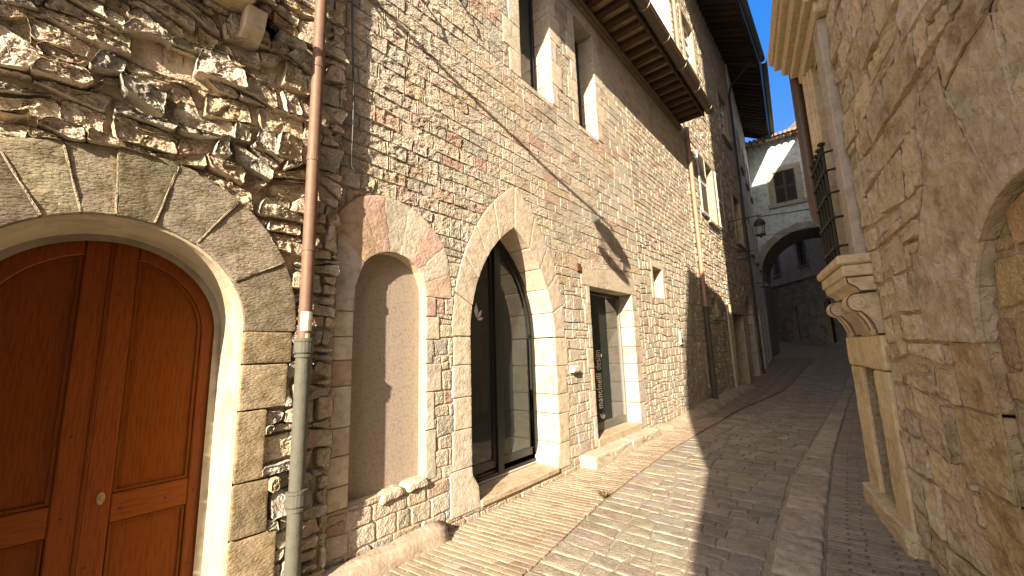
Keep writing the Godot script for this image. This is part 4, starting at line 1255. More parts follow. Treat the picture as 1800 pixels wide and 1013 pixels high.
func arch_house() -> void:
	var h := thing("arch_house", "pale blue plastered house that bridges the street on a wide round arch", "house", frame(Vector3(0, 0, -27.6), Vector3(1, 0, 0)))
	var c := Vector2(-1.2, 5.55)
	var r := 2.42
	var open := PackedVector2Array([Vector2(c.x - r, -0.5), Vector2(c.x + r, -0.5)]); open.append_array(arc(c, r, 0, 180, 28))
	var win := rect(-2.43, 9.72, -1.38, 11.65)
	var mb := MB.new()
	var bl := Color(0.66, 0.755, 0.8)
	backing(mb, -3.9, 4.0, -0.5, 13.62, [-1.9, -1.2], [open, win], 0.0, bl)
	P(h, "wall", mb, M.plaster)
	# passage
	mb = MB.new()
	var op := open
	for k in op.size():
		if k == 0: continue
		var a := op[k]; var b := op[(k + 1) % op.size()]
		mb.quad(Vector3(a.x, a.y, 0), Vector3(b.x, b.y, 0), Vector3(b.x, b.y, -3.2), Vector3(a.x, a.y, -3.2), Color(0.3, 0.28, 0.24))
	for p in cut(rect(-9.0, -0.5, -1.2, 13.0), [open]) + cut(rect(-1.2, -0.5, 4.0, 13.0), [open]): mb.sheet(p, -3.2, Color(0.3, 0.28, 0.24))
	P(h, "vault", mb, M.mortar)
	for k in 26:
		mb = MB.new()
		mb.stone(wedge(c, r + 0.003, c, r + 0.36 + 0.05 * (k % 3), r + 0.38, k * 180.0 / 26, (k + 1) * 180.0 / 26, 0.006), -0.3, 0.02, 0.008, 0.012, 0.2, 1, jagged(Color(0.40, 0.39, 0.35), 0.1), nz, 5.0, k)
		P(h, "arch_stone", mb, M.dressed)
	var w := Node3D.new(); w.name = "shuttered_window"; h.add_child(w)
	mb = MB.new()
	var sc := Color(0.47, 0.43, 0.35)
	mb.box(Vector3(-2.75, 9.72, -0.1), Vector3(-2.44, 11.65, 0.04), sc, 0.01)
	mb.box(Vector3(-1.37, 9.72, -0.1), Vector3(-1.06, 11.65, 0.04), sc, 0.01)
	mb.box(Vector3(-2.75, 11.65, -0.1), Vector3(-1.06, 11.95, 0.042), sc, 0.01)
	P(w, "surround", mb, M.dressed)
	mb = MB.new(); mb.box(Vector3(-2.85, 9.48, -0.1), Vector3(-0.96, 9.715, 0.12), sc, 0.02)
	P(w, "window_sill", mb, M.dressed)
	for k in 2:
		for j in 2:
			mb = MB.new()
			var u: float = -2.42 + k * 0.515; var v: float = 9.74 + j * 0.955
			for b in [[u, v, u + 0.06, v + 0.945], [u + 0.445, v, u + 0.505, v + 0.945], [u + 0.06, v, u + 0.445, v + 0.07], [u + 0.06, v + 0.875, u + 0.445, v + 0.945]]:
				mb.box(Vector3(b[0], b[1], -0.07), Vector3(b[2], b[3], -0.02), Color(0.06, 0.05, 0.045), 0.006)
			for i in 14:
				mb.box(Vector3(u + 0.06, v + 0.08 + i * 0.057, -0.065), Vector3(u + 0.445, v + 0.095 + i * 0.057, -0.025), Color(0.06, 0.05, 0.045))
			mb.box(Vector3(u + 0.06, v + 0.07, -0.075), Vector3(u + 0.445, v + 0.875, -0.068), Color(0.02, 0.018, 0.016))
			P(w, "shutter", mb, M.paint)
	# roof edge: boards and tile ends
	mb = MB.new()
	mb.quad(Vector3(-5.2, 13.7, 0.62), Vector3(4.2, 13.7, 0.62), Vector3(4.2, 15.2, -4.2), Vector3(-5.2, 15.2, -4.2), Color(0.36, 0.27, 0.2))
	mb.quad(Vector3(-5.2, 13.62, -0.3), Vector3(4.2, 13.62, -0.3), Vector3(4.2, 13.62, 0.58), Vector3(-5.2, 13.62, 0.58), Color(0.3, 0.23, 0.17))
	P(h, "roof", mb, M.brick)
	for k in 26:
		mb = MB.new()
		mb.box(Vector3(-4.6 + k * 0.33, 13.5, -0.1), Vector3(-4.52 + k * 0.33, 13.615, 0.55), Color(0.13, 0.1, 0.07), 0.008)
		P(h, "rafter", mb, M.old_wood)
	for k in 40:
		mb = MB.new()
		mb.tube([Vector3(-5.1 + k * 0.225, 13.73, 0.7), Vector3(-5.1 + k * 0.225, 14.63, -2.2)], 0.085, 8, jagged(Color(0.40, 0.28, 0.19), 0.2))
		P(h, "roof_tile", mb, M.brick)

func back_house() -> void:
	var p0 := Vector3(-6.4, 0, -41.0)
	var p1 := Vector3(0.6, 0, -30.3)
	var h := thing("back_house", "shaded stone house with narrow arched doors seen through the street arch", "house", frame(p0, p1 - p0))
	var L := (p1 - p0).length()
	var opens := []
	for q in [[10.0, 1.45, 4.3, true, 0.75], [6.3, 1.75, 4.2, false, 0.6], [4.6, 1.9, 2.9, false, 0.5], [1.6, 2.15, 4.5, true, 0.7]]:
		var o := PackedVector2Array([Vector2(q[0] - q[4] * 0.5, q[1]), Vector2(q[0] + q[4] * 0.5, q[1])])
		if q[3]: o.append_array(arc(Vector2(q[0], q[2] - q[4] * 0.5), q[4] * 0.5, 0, 180, 8))
		else: o.append_array(PackedVector2Array([Vector2(q[0] + q[4] * 0.5, q[2]), Vector2(q[0] - q[4] * 0.5, q[2])]))
		opens.append(o)
	var wins := [rect(1.5, 6.8, 2.4, 8.5), rect(4.2, 6.8, 5.1, 8.5), rect(7.6, 6.9, 8.5, 8.6)]
	var mb := MB.new()
	backing(mb, -3, L + 6.0, -0.5, 17.0, [1.6, 2.0, 4.6, 6.3, 8.0, 10.0], opens + wins, -0.015, Color(0.42, 0.39, 0.34))
	P(h, "wall", mb, M.mortar)
	var polys := courses(0.0, L + 1.0, 0.6, 6.2, Vector2(0.18, 0.28), Vector2(0.3, 0.7), 0.03, 0.012, opens + wins)
	var how := func(m: MB, p: PackedVector2Array, big: float) -> void: cheap(m, p, rng.randf_range(0.0, 0.03), 0.015, 0.3, jagged(Color(0.41, 0.38, 0.33), 0.2))
	lay(h, "stone", polys, M.stone, how, 0, "stone_courses")
	mb = MB.new()
	for o in opens:
		mb = MB.new(); reveal(mb, o, -0.35, -0.015, MORTAR * 0.8); P(h, "doorway", mb, M.mortar)
	for o in opens:
		var b := MB.new(); b.prism(o, -0.45, -0.28, Color(0.05, 0.042, 0.035)); P(h, "narrow_door", b, M.old_wood)
	for q in wins: sash(h, q[0].x, q[0].y, q[2].x, q[2].y, -0.15, 2, Color(0.12, 0.12, 0.11), 0.1, Color(0.3, 0.28, 0.25))
	mb = MB.new()
	mb.tube([Vector3(3.1, 9.0, 0.1), Vector3(3.1, 4.6, 0.1)], 0.07, 8, Color(0.05, 0.045, 0.04))
	P(h, "downpipe", mb, M.iron)
	mb = MB.new(); mb.box(Vector3(-3, 5.9, 0.0), Vector3(L + 4, 6.05, 0.12), Color(0.33, 0.3, 0.25), 0.02)
	P(h, "string_course", mb, M.dressed)

func added_bend_house() -> void:  # added house, closes off sky light so the lane behind the arch darkens
	var h := thing("added_bend_house", "tall plain house added to shut out open sky beyond the street arch", "house", frame(Vector3(-8.2, 0, -31.2), Vector3(0.25, 0, -1)))
	var wins := []
	for j in 3:
		for k in 3: wins.append(rect(1.5 + k * 3.4, 3.6 + j * 3.6, 2.4 + k * 3.4, 5.2 + j * 3.6))
	var mb := MB.new()
	var col := Color(0.5, 0.47, 0.42)
	backing(mb, 0, 12.5, -0.5, 15.0, [1.9, 5.3, 8.7], wins, 0.0, col)
	mb.quad(Vector3(0, -0.5, -6), Vector3(0, -0.5, 0), Vector3(0, 15, 0), Vector3(0, 15, -6), col)
	mb.quad(Vector3(0, 15, 0), Vector3(12.5, 15, 0), Vector3(12.5, 15, -6), Vector3(0, 15, -6), col)
	P(h, "wall", mb, M.mortar)
	for p in wins: sash(h, p[0].x, p[0].y, p[2].x, p[2].y, -0.18, 3, Color(0.2, 0.18, 0.15), 0.14, Color(0.3, 0.27, 0.22))

# ------------------------------------------------------------------ the house on the right
func right_house() -> void:
	var T := frame(Vector3(0.2, 0, -4.3), Vector3(0.1742, 0, 0.9847))
	var h := thing("right_house", "shaded ochre stone house with a grilled window on scroll brackets and a blocked arch", "house", T)
	var cA := Vector2(2.08, 1.6)
	var r := 0.6
	var slit := rect(-0.88, 0.2, -0.42, 1.34)
	var win := rect(-0.95, 2.31, -0.42, 4.55)
	var archp := PackedVector2Array([Vector2(1.48, -0.1), Vector2(2.68, -0.1)]); archp.append_array(arc(cA, r, 0, 180, 20))
	# shell of the house; unseen roof outline shaped to cast the street shadow
	var prof := PackedVector2Array([Vector2(9.4, -0.4), Vector2(9.4, 4.1), Vector2(7.4, 4.3), Vector2(7.4, 6.6), Vector2(6.9, 7.6), Vector2(5.2, 9.2), Vector2(3.1, 8.5), Vector2(-0.76, 7.3), Vector2(-1.42, 7.0), Vector2(-1.42, -0.4)])
	var mb := MB.new()
	var wallc := Color(0.52, 0.425, 0.295)
	var m := prof.size()
	for k in m:
		var a := prof[k]; var b := prof[(k + 1) % m]
		mb.quad(Vector3(a.x, a.y, -0.02), Vector3(a.x, a.y, -5.5), Vector3(b.x, b.y, -5.5), Vector3(b.x, b.y, -0.02), wallc)
	mb.sheet(prof, -5.5, wallc)
	for q in Geometry2D.intersect_polygons(prof, rect(-3, -1, -0.65, 12)) + Geometry2D.intersect_polygons(prof, rect(-0.65, -1, 2.08, 12)) + Geometry2D.intersect_polygons(prof, rect(2.08, -1, 12, 12)):
		for p in cut(q, [slit, win, archp]): mb.sheet(p, -0.016, wallc)
	boxroom(mb, Vector3(-0.88, 0.2, -0.45), Vector3(-0.42, 1.34, -0.016), wallc * 0.8)
	P(h, "wall", mb, M.worn)
	# stones
	var holes := [slit, win, archp]
	var dressed := []
	var ang := [-2, 22, 46, 68, 90, 112, 136, 158, 182]
	for k in 8: dressed.append([wedge(cA, r + 0.002, cA + Vector2(0, 0.04), 1.2 + 0.12 * (k % 2), 1.22, ang[k], ang[k + 1], 0.010), Color(0.54, 0.455, 0.33)])
	var jv := [-0.1, 0.38, 0.85, 1.24, 1.58]
	for k in 4: 
		dressed.append([rect(1.02 + 0.12 * (k % 2), jv[k] + 0.006, 1.475, jv[k + 1] - 0.006), Color(0.46, 0.35, 0.21)])
		dressed.append([rect(2.685, jv[k] + 0.006, 3.1, jv[k + 1] - 0.006), Color(0.46, 0.35, 0.21)])
	for d in dressed: holes.append(Geometry2D.offset_polygon(d[0], 0.008)[0])
	for d in dressed:
		var b := MB.new()
		b.stone(d[0], -0.11, 0.006 + rng.randf() * 0.016, 0.036, 0.010, 0.022, 12, jagged(d[1], 0.06), crag_nz, 11.0, rng.randf() * 99.0, 0.006, Vector2(rng.randf_range(-0.02, 0.02), rng.randf_range(-0.02, 0.02)), 0.22)
		P(h, "arch_stone", b, M.stain)
	holes.append(rect(-1.5, -0.2, 0.02, 2.0)); holes.append(rect(-1.3, 1.9, -0.12, 5.2))
	var polys := courses(-1.42, 3.6, -0.1, 5.6, Vector2(0.16, 0.34), Vector2(0.22, 0.6), 0.05, 0.01, holes, 0.25)
	var how := func(mm: MB, p: PackedVector2Array, big: float) -> void:
		mm.stone(p, -0.06, rng.randf_range(0.006, 0.034), 0.042, 0.012, 0.022, 10, jagged(Color(0.54, 0.44, 0.30).lerp(CREAM, rng.randf() * 0.7), 0.17), crag_nz, 12.0, rng.randf() * 99.0, 0.018, Vector2(rng.randf_range(-0.04, 0.04), rng.randf_range(-0.05, 0.05)), 0.12)
	lay(h, "stone", polys, M.stain, how, 300, "stone_courses")
	# infill of the blocked arch
	mb = MB.new()
	mb.sheet(archp, -0.07, wallc)
	P(h, "infill", mb, M.worn)
	var fill := []
	for p in courses(1.48, 2.68, -0.1, 2.2, Vector2(0.18, 0.3), Vector2(0.22, 0.5), 0.05, 0.012, []):
		for q in Geometry2D.intersect_polygons(p, archp): fill.append(q)
	var inf := h.get_node("infill")
	for p in fill:
		var b := MB.new()
		b.stone(p, -0.1, rng.randf_range(-0.055, -0.03), 0.03, 0.014, 0.03, 8, jagged(Color(0.45, 0.31, 0.17).lerp(OCHRE, rng.randf()), 0.15), crag_nz, 8.0, rng.randf() * 99.0, 0.025, Vector2.ZERO, 0.14)
		P(inf, "infill_stone", b, M.worn)
	# slit doorway: jambs, lintel, threshold
	var dc := Color(0.58, 0.48, 0.315)
	for b in [[-1.30, 0.0, -0.89, 1.345, 0.012], [-0.41, 0.0, -0.02, 1.345, 0.022]]:
		mb = MB.new(); mb.stone(rect(b[0], b[1], b[2], b[3]), -0.3, b[4], 0.006, 0.014, 0.05, 5, dc, nz, 6.0, b[0] * 9, 0.004, Vector2.ZERO, 0.12)
		P(h, "door_jamb", mb, M.dressed)
	mb = MB.new(); mb.stone(rect(-1.30, 1.35, -0.02, 1.63), -0.3, 0.026, 0.006, 0.014, 0.05, 5, dc, nz, 6.0, 3.0, 0.004, Vector2.ZERO, 0.12)
	P(h, "door_lintel", mb, M.dressed)
	mb = MB.new(); mb.stone(rect(-1.26, -0.05, 0.05, 0.2), -0.3, 0.085, 0.02, 0.03, 0.05, 5, dc, nz, 7.0, 5.0, 0.015, Vector2.ZERO, 0.15)
	P(h, "threshold", mb, M.worn)
	mb = MB.new(); mb.box(Vector3(-0.9, 0.2, -0.3), Vector3(-0.4, 1.35, -0.22), Color(0.2, 0.15, 0.09), 0.01)
	P(h, "plank_door", mb, M.old_wood)
	# window sill carried by two scroll brackets
	var sc := Color(0.55, 0.46, 0.32)
	mb = MB.new()
	mb.box(Vector3(-1.06, 2.22, -0.05), Vector3(0.02, 2.30, 0.225), sc, 0.014)
	mb.box(Vector3(-1.04, 2.12, -0.05), Vector3(0.0, 2.218, 0.195), sc, 0.01)
	mb.prism(PackedVector2Array([Vector2(-0.05, 2.0), Vector2(0.11, 2.0), Vector2(0.13, 2.04), Vector2(0.17, 2.07), Vector2(0.18, 2.118), Vector2(-0.05, 2.118)]), -0.01, 1.03, sc, 0.0, true)
	var st := mb
	# the prism above was drawn in (w, v); turn it so that its length runs along the wall
	var sill := MB.new()
	sill.box(Vector3(-1.06, 2.22, -0.05), Vector3(0.02, 2.30, 0.225), sc, 0.014)
	sill.box(Vector3(-1.04, 2.12, -0.05), Vector3(0.0, 2.218, 0.195), sc, 0.01)
	P(h, "window_sill", sill, M.dressed)
	var mo := MB.new()
	mo.prism(PackedVector2Array([Vector2(-0.05, 1.99), Vector2(0.10, 1.99), Vector2(0.125, 2.03), Vector2(0.17, 2.06), Vector2(0.18, 2.118), Vector2(-0.05, 2.118)]), 0.0, 1.0, sc, 0.008, true)
	var mp := P(h, "sill_moulding", mo, M.dressed)
	mp.transform = Transform3D(Basis(Vector3(0, 0, 1), Vector3(0, 1, 0), Vector3(-1, 0, 0)), Vector3(-0.015, 0, 0))
	for u in [-0.05, -0.82]:
		var cb := Node3D.new(); cb.name = "scroll_bracket"; h.add_child(cb, true)
		cb.transform = Transform3D(Basis(Vector3(0, 0, 1), Vector3(0, 1, 0), Vector3(-1, 0, 0)), Vector3(u, 0, 0))
		# S-shaped profile in (w, v): big scroll above, small foot below
		var pr := PackedVector2Array()
		pr.append(Vector2(-0.03, 1.64)); pr.append(Vector2(0.035, 1.64))
		for k in 7:
			var t := k / 6.0
			pr.append(Vector2(0.035 + 0.075 * t * t, 1.66 + 0.17 * t))
		pr.append_array(arc(Vector2(0.115, 1.905), 0.078, -75, 95, 10))
		pr.append(Vector2(0.02, 1.988)); pr.append(Vector2(-0.03, 1.988))
		mb = MB.new(); mb.prism(pr, 0.0, 0.2, sc, 0.008, true)
		P(cb, "scroll", mb, M.dressed)
		for side in [-0.001, 0.201]:
			mb = MB.new()
			var sp := []
			for k in 30:
				var a := k * 0.42
				var rad := 0.066 * (1.0 - k / 31.0)
				sp.append(Vector3(0.115 + cos(a) * rad, 1.905 + sin(a) * rad, side))
			mb.tube(sp, 0.0055, 6, sc * 1.02)
			P(cb, "spiral", mb, M.dressed)
		for e in [0.03, 0.17]:
			mb = MB.new()
			mb.tube([Vector3(0.045, 1.67, e), Vector3(0.07, 1.75, e), Vector3(0.115, 1.83, e)], 0.012, 6, sc)
			P(cb, "bracket_bead", mb, M.dressed)
	# window: frame, hood, grille
	var gcol := Color(0.40, 0.36, 0.30)
	mb = MB.new()
	mb.box(Vector3(-0.42, 2.302, -0.3), Vector3(-0.16, 4.6, 0.062), gcol, 0.012)
	P(h, "window_jamb", mb, M.dressed, "grey plain window jamb")
	mb = MB.new()
	for q in [[-0.95, -1.01, 0.03], [-1.01, -1.08, 0.05], [-1.08, -1.18, 0.075], [-1.18, -1.28, 0.06]]:
		mb.box(Vector3(q[1], 2.302, -0.3), Vector3(q[0] - 0.001, 4.6, q[2]), dc, 0.012)
	P(h, "window_jamb", mb, M.dressed, "ochre moulded window jamb")
	mb = MB.new()
	mb.box(Vector3(-1.28, 4.603, -0.1), Vector3(-0.05, 4.72, 0.09), dc, 0.02)
	mb.box(Vector3(-1.30, 4.72, -0.1), Vector3(-0.02, 4.80, 0.16), dc, 0.012)
	mb.box(Vector3(-1.33, 4.80, -0.1), Vector3(0.05, 4.92, 0.235), dc, 0.02)
	mb.box(Vector3(-1.37, 4.92, -0.1), Vector3(0.09, 5.0, 0.30), dc, 0.012)
	mb.box(Vector3(-1.40, 5.0, -0.1), Vector3(0.12, 5.16, 0.345), dc, 0.03)
	P(h, "window_hood", mb, M.worn)
	mb = MB.new(); mb.box(Vector3(-0.95, 2.31, -0.32), Vector3(-0.42, 4.6, -0.26), Color(0.1, 0.09, 0.075), 0.004)
	P(h, "window_board", mb, M.old_wood)
	var gr := Node3D.new(); gr.name = "iron_grille"; h.add_child(gr)
	var ic := Color(0.03, 0.031, 0.026)
	for k in 5:
		mb = MB.new()
		var u := -0.40 - k * 0.145
		mb.tube([Vector3(u, 2.33, 0.13), Vector3(u, 3.42, 0.13)], 0.014, 8, ic)
		P(gr, "bar", mb, M.iron)
		mb = MB.new()
		mb.lathe(PackedVector2Array([Vector2(0.014, 0.0), Vector2(0.02, 0.01), Vector2(0.012, 0.025), Vector2(0.03, 0.04), Vector2(0.034, 0.055), Vector2(0.02, 0.068), Vector2(0, 0.07)]), 10, ic, Transform3D(Basis(), Vector3(u, 3.41, 0.13)))
		P(gr, "finial", mb, M.iron)
	for v in [2.45, 2.72, 2.96, 3.18, 3.36]:
		mb = MB.new()
		mb.tube([Vector3(-0.33, v, 0.0), Vector3(-0.36, v, 0.12), Vector3(-0.39, v, 0.143), Vector3(-1.02, v, 0.143), Vector3(-1.06, v, 0.12), Vector3(-1.08, v, 0.0)], 0.011, 8, ic)
		P(gr, "cross_bar", mb, M.iron)
		for k in 5:
			mb = MB.new()
			mb.lathe(PackedVector2Array([Vector2(0, -0.02), Vector2(0.018, -0.018), Vector2(0.024, 0.0), Vector2(0.018, 0.018), Vector2(0, 0.02)]), 8, ic, Transform3D(Basis(), Vector3(-0.40 - k * 0.145, v, 0.135)))
			P(gr, "collar", mb, M.iron)

func far_right_houses() -> void:
	for q in [[-5.2, -13.5, 18.2, 0.5, "tall plain stone house behind the grilled window house", Color(0.6, 0.53, 0.42)], [-13.6, -24.8, 15.65, 0.6, "plain ochre house on the right before the street arch", Color(0.62, 0.56, 0.45)]]:
		var h := thing("street_house", q[4], "house", frame(Vector3(q[3], 0, q[1]), Vector3(0, 0, 1)))
		var L: float = q[0] - q[1]
		var wins := []
		for j in 3:
			for k in 3: wins.append(rect(1.2 + k * 3.0, 3.0 + j * 3.8, 2.1 + k * 3.0, 4.6 + j * 3.8))
		var mb := MB.new()
		backing(mb, 0, L, -0.4, q[2], [1.6, 4.6, 7.6], wins, 0.0, q[5])
		mb.quad(Vector3(0, -0.4, -6), Vector3(0, -0.4, 0), Vector3(0, q[2], 0), Vector3(0, q[2], -6), q[5])
		mb.quad(Vector3(L, -0.4, 0), Vector3(L, -0.4, -6), Vector3(L, q[2], -6), Vector3(L, q[2], 0), q[5])
		mb.quad(Vector3(L, -0.4, -6), Vector3(0, -0.4, -6), Vector3(0, q[2], -6), Vector3(L, q[2], -6), q[5])
		mb.quad(Vector3(0, q[2], 0.0), Vector3(L, q[2], 0.0), Vector3(L, q[2], -6), Vector3(0, q[2], -6), q[5])
		P(h, "wall", mb, M.plaster)
		for p in wins: sash(h, p[0].x, p[0].y, p[2].x, p[2].y, -0.18, 3, Color(0.3, 0.26, 0.2), 0.14, Color(0.44, 0.38, 0.28))

# ------------------------------------------------------------------ things fixed to the walls and lying in the street
func pipe_thing(called: String, label: String, path: Array, r: float, col: Color, m: Material, collars: Array, group := "") -> Node3D:
	var o := thing(called, label, "downpipe", Transform3D(Basis(), Vector3(path[-1].x, 0, path[-1].z)), group)
	var at := o.position
	var mb := MB.new()
	var p := []
	for q in path: p.append(q - at)
	mb.tube(p, r, 14, col)
	P(o, "pipe", mb, m)
	for y in collars:
		mb = MB.new()
		var x: Vector3 = p[-1]
		mb.lathe(PackedVector2Array([Vector2(r, y - 0.03), Vector2(r * 1.16, y - 0.028), Vector2(r * 1.16, y + 0.028), Vector2(r, y + 0.03)]), 14, col * 0.95, Transform3D(Basis(), Vector3(x.x, 0, x.z)))
		P(o, "collar", mb, m)
	return o

func small_things() -> void:
	# corner downpipe: copper above, cast iron below
	var x := D + 0.075 + 0.06
	var o := thing("downpipe", "copper downpipe ending in a grey cast iron pipe at the corner by the wooden door", "downpipe", Transform3D(Basis(), Vector3(x, 0, -1.165)))
	var mb := MB.new()
	mb.tube([Vector3(0, 6.2, 0), Vector3(0, 1.7, 0)], 0.042, 18, Color(0.20, 0.127, 0.095))
	P(o, "copper_pipe", mb, M.copper)
	for y in [3.0, 2.33, 3.75]:
		mb = MB.new()
		mb.lathe(PackedVector2Array([Vector2(0.042, y - 0.006), Vector2(0.0455, y - 0.004), Vector2(0.0455, y + 0.03), Vector2(0.042, y + 0.032)]), 18, Color(0.19, 0.12, 0.09))
		P(o, "pipe_joint", mb, M.copper)
	mb = MB.new()
	mb.tube([Vector3(0, 1.7, 0), Vector3(0, -0.05, 0)], 0.047, 18, Color(0.115, 0.115, 0.095))
	P(o, "iron_pipe", mb, M.iron)
	for y in [1.62, 0.66]:
		mb = MB.new()
		mb.lathe(PackedVector2Array([Vector2(0.047, y - 0.03), Vector2(0.056, y - 0.026), Vector2(0.056, y - 0.012), Vector2(0.05, y - 0.006), Vector2(0.056, y), Vector2(0.061, y + 0.008), Vector2(0.061, y + 0.075), Vector2(0.065, y + 0.08), Vector2(0.065, y + 0.098), Vector2(0.045, y + 0.1)]), 18, Color(0.115, 0.115, 0.095))
		for k in 2: mb.lathe(PackedVector2Array([Vector2(0.009, 0), Vector2(0.009, 0.014), Vector2(0, 0.016)]), 8, Color(0.1, 0.1, 0.085), Transform3D(Basis(Vector3.FORWARD, 0.0), Vector3(0, y + 0.0, 0.058 if k else -0.058)))
		P(o, "socket", mb, M.iron)
	mb = MB.new()
	var cur := []
	for k in 7:
		var a := deg_to_rad(-70.0 + k * 22.0)
		cur.append(Vector2(cos(a), sin(a)))
	for k in 6:
		var p := Vector3(cur[k].x, 0, cur[k].y) * 0.0432; var q := Vector3(cur[k + 1].x, 0, cur[k + 1].y) * 0.0432
		mb.quad(q + Vector3(0, 1.77, 0), p + Vector3(0, 1.77, 0), p + Vector3(0, 1.9, 0), q + Vector3(0, 1.9, 0), Color(0.55, 0.5, 0.4))
		if k in [1, 2, 3]: mb.quad(q * 1.004 + Vector3(0, 1.845, 0), p * 1.004 + Vector3(0, 1.845, 0), p * 1.004 + Vector3(0, 1.897, 0), q * 1.004 + Vector3(0, 1.897, 0), Color(0.7, 0.68, 0.62))
		if k in [2, 3]: mb.quad(q * 1.004 + Vector3(0, 1.715, 0), p * 1.004 + Vector3(0, 1.715, 0), p * 1.004 + Vector3(0, 1.752, 0), q * 1.004 + Vector3(0, 1.752, 0), Color(0.5, 0.46, 0.28))
	P(o, "paper_label", mb, M.paint)

	pipe_thing("downpipe", "long copper downpipe with a dark iron foot between the two stone houses", [Vector3(D + 0.1, 13.9, -11.36), Vector3(D + 0.1, 2.6, -11.4)], 0.055, Color(0.36, 0.25, 0.18), M.copper, [9.0, 6.0, 4.3])
	pipe_thing("downpipe", "dark iron pipe standing on the pavement below the long copper downpipe", [Vector3(D + 0.1, 2.6, -11.4), Vector3(D + 0.1, 0.0, -11.4)], 0.066, Color(0.09, 0.085, 0.07), M.iron, [2.5, 1.3])
	pipe_thing("downpipe", "thin cream pipe rising from the pavement between the niche and the plank door", [Vector3(D + 0.06, 2.9, -14.08), Vector3(D + 0.06, 0.05, -14.08)], 0.036, Color(0.5, 0.46, 0.36), M.paint, [2.2, 0.9])
	pipe_thing("downpipe", "dark downpipe between the shuttered house and the white house", [Vector3(D + 1.2, 13.9, -19.0), Vector3(D + 0.2, 13.2, -19.2), Vector3(D + 0.07, 12.8, -19.2), Vector3(D + 0.07, 0.2, -19.2)], 0.045, Color(0.07, 0.065, 0.06), M.iron, [9.0, 5.5, 2.5])
	var rt := frame(Vector3(0.2, 0, -4.3), Vector3(0.1742, 0, 0.9847))
	var pp := []
	for q in [Vector3(-1.38, 5.0, 0.1), Vector3(-1.38, 3.2, 0.1), Vector3(-1.34, 3.02, 0.1), Vector3(-1.3, 2.9, 0.05), Vector3(-1.28, 2.8, -0.03)]: pp.append(rt * q)
	pipe_thing("downpipe", "brown downpipe under the window hood beside the iron grille", pp, 0.06, Color(0.085, 0.05, 0.035), M.paint, [])

	# black cable that hangs in the corner
	mb = MB.new()
	var cp := []
	for k in 14:
		var t := k / 13.0
		cp.append(Vector3(D + 0.05 + 0.012 * sin(t * 9), lerpf(5.9, 3.18, t), -1.475 + 0.02 * sin(t * 5.0)))
	cp.append(Vector3(D + 0.055, 3.1, -1.5)); cp.append(Vector3(D + 0.06, 3.06, -1.53)); cp.append(Vector3(D + 0.06, 3.07, -1.56))
	mb.tube(cp, 0.009, 8, Color(0.03, 0.028, 0.025))
	solo("wall_cable", mb, M.paint, "black cable hanging down the shaded corner beside the copper downpipe", "cable")

	# lantern on a wrought bracket, above the frame of the photograph but for the tips of its scrolls
	lantern("street_lantern", "iron street lantern on a scrolled bracket above the blind niche", Vector3(D, 0, -1.6), 6.0, 1.7, true)
	lantern("street_lantern", "small iron street lantern hanging from a bracket on the shuttered house", Vector3(D, 0, -16.0), 6.03, 0.98, false)
	mb = MB.new()
	var sag := func(a: Vector3, b: Vector3, d: float) -> Array:
		var r := []
		for k in 13:
			var t := k / 12.0
			r.append(a.lerp(b, t) - Vector3(0, d * 4.0 * t * (1 - t), 0))
		return r
	mb.tube(sag.call(Vector3(D + 0.9, 6.0, -16.0), Vector3(0.3, 5.95, -16.2), 0.03), 0.018, 6, Color(0.03, 0.03, 0.03))
	solo("overhead_cable", mb, M.paint, "black cable strung across the street from the small lantern to the right", "cable")
	mb = MB.new()
	mb.tube(sag.call(Vector3(-3.3, 7.2, -24.0), Vector3(0.35, 7.3, -24.3), 0.16), 0.016, 6, Color(0.08, 0.08, 0.08))
	solo("overhead_cable", mb, M.paint, "thin sagging cable in front of the street arch", "cable")
	mb = MB.new()
	mb.tube([Vector3(D + 0.0, 5.1, -17.0), Vector3(D + 0.55, 5.0, -17.0)], 0.02, 8, Color(0.04, 0.04, 0.035))
	mb.tube([Vector3(D + 0.0, 4.75, -17.0), Vector3(D + 0.5, 4.78, -17.0)], 0.02, 8, Color(0.04, 0.04, 0.035))
	mb.tube([Vector3(D + 0.0, 5.4, -17.0), Vector3(D + 0.4, 5.02, -17.0)], 0.014, 8, Color(0.04, 0.04, 0.035))
	solo("wall_bracket", mb, M.iron, "empty black iron wall bracket below the small street lantern", "bracket")
	mb = MB.new()
	mb.tube([Vector3(-3.15, 4.25, -20.5), Vector3(-2.65, 4.2, -20.5)], 0.018, 8, Color(0.05, 0.05, 0.045))
	mb.lathe(PackedVector2Array([Vector2(0.2, 4.02), Vector2(0.21, 4.05), Vector2(0.08, 4.13), Vector2(0.03, 4.2), Vector2(0.0, 4.2)]), 14, Color(0.12, 0.12, 0.12), Transform3D(Basis(), Vector3(-2.6, 0, -20.5)))
	solo("dish_lamp", mb, M.iron, "small dish shaped lamp on an arm of the white house", "lamp")

	# white box beside the shop door
	o = thing("wall_box", "small white box on the stones between the pointed door and the shop door", "box", Transform3D(frame(Vector3(D, 0, 0), Vector3(0, 0, -1)).basis, Vector3(D, 1.32, -4.75)))
	mb = MB.new(); mb.box(Vector3(-0.075, -0.045, 0.0), Vector3(0.075, 0.045, 0.075), Color(0.6, 0.57, 0.5), 0.01)
	P(o, "case", mb, M.paint)
	mb = MB.new(); mb.box(Vector3(-0.055, -0.03, 0.074), Vector3(0.03, 0.03, 0.08), Color(0.5, 0.48, 0.42), 0.004)
	P(o, "cover", mb, M.paint)
	mb = MB.new(); mb.box(Vector3(D, 2.72, -5.12), Vector3(D + 0.025, 2.84, -5.02), Color(0.17, 0.075, 0.04), 0.004)
	solo("rusty_plate", mb, M.copper, "small rust brown plate at the left end of the shop door lintel", "plate")
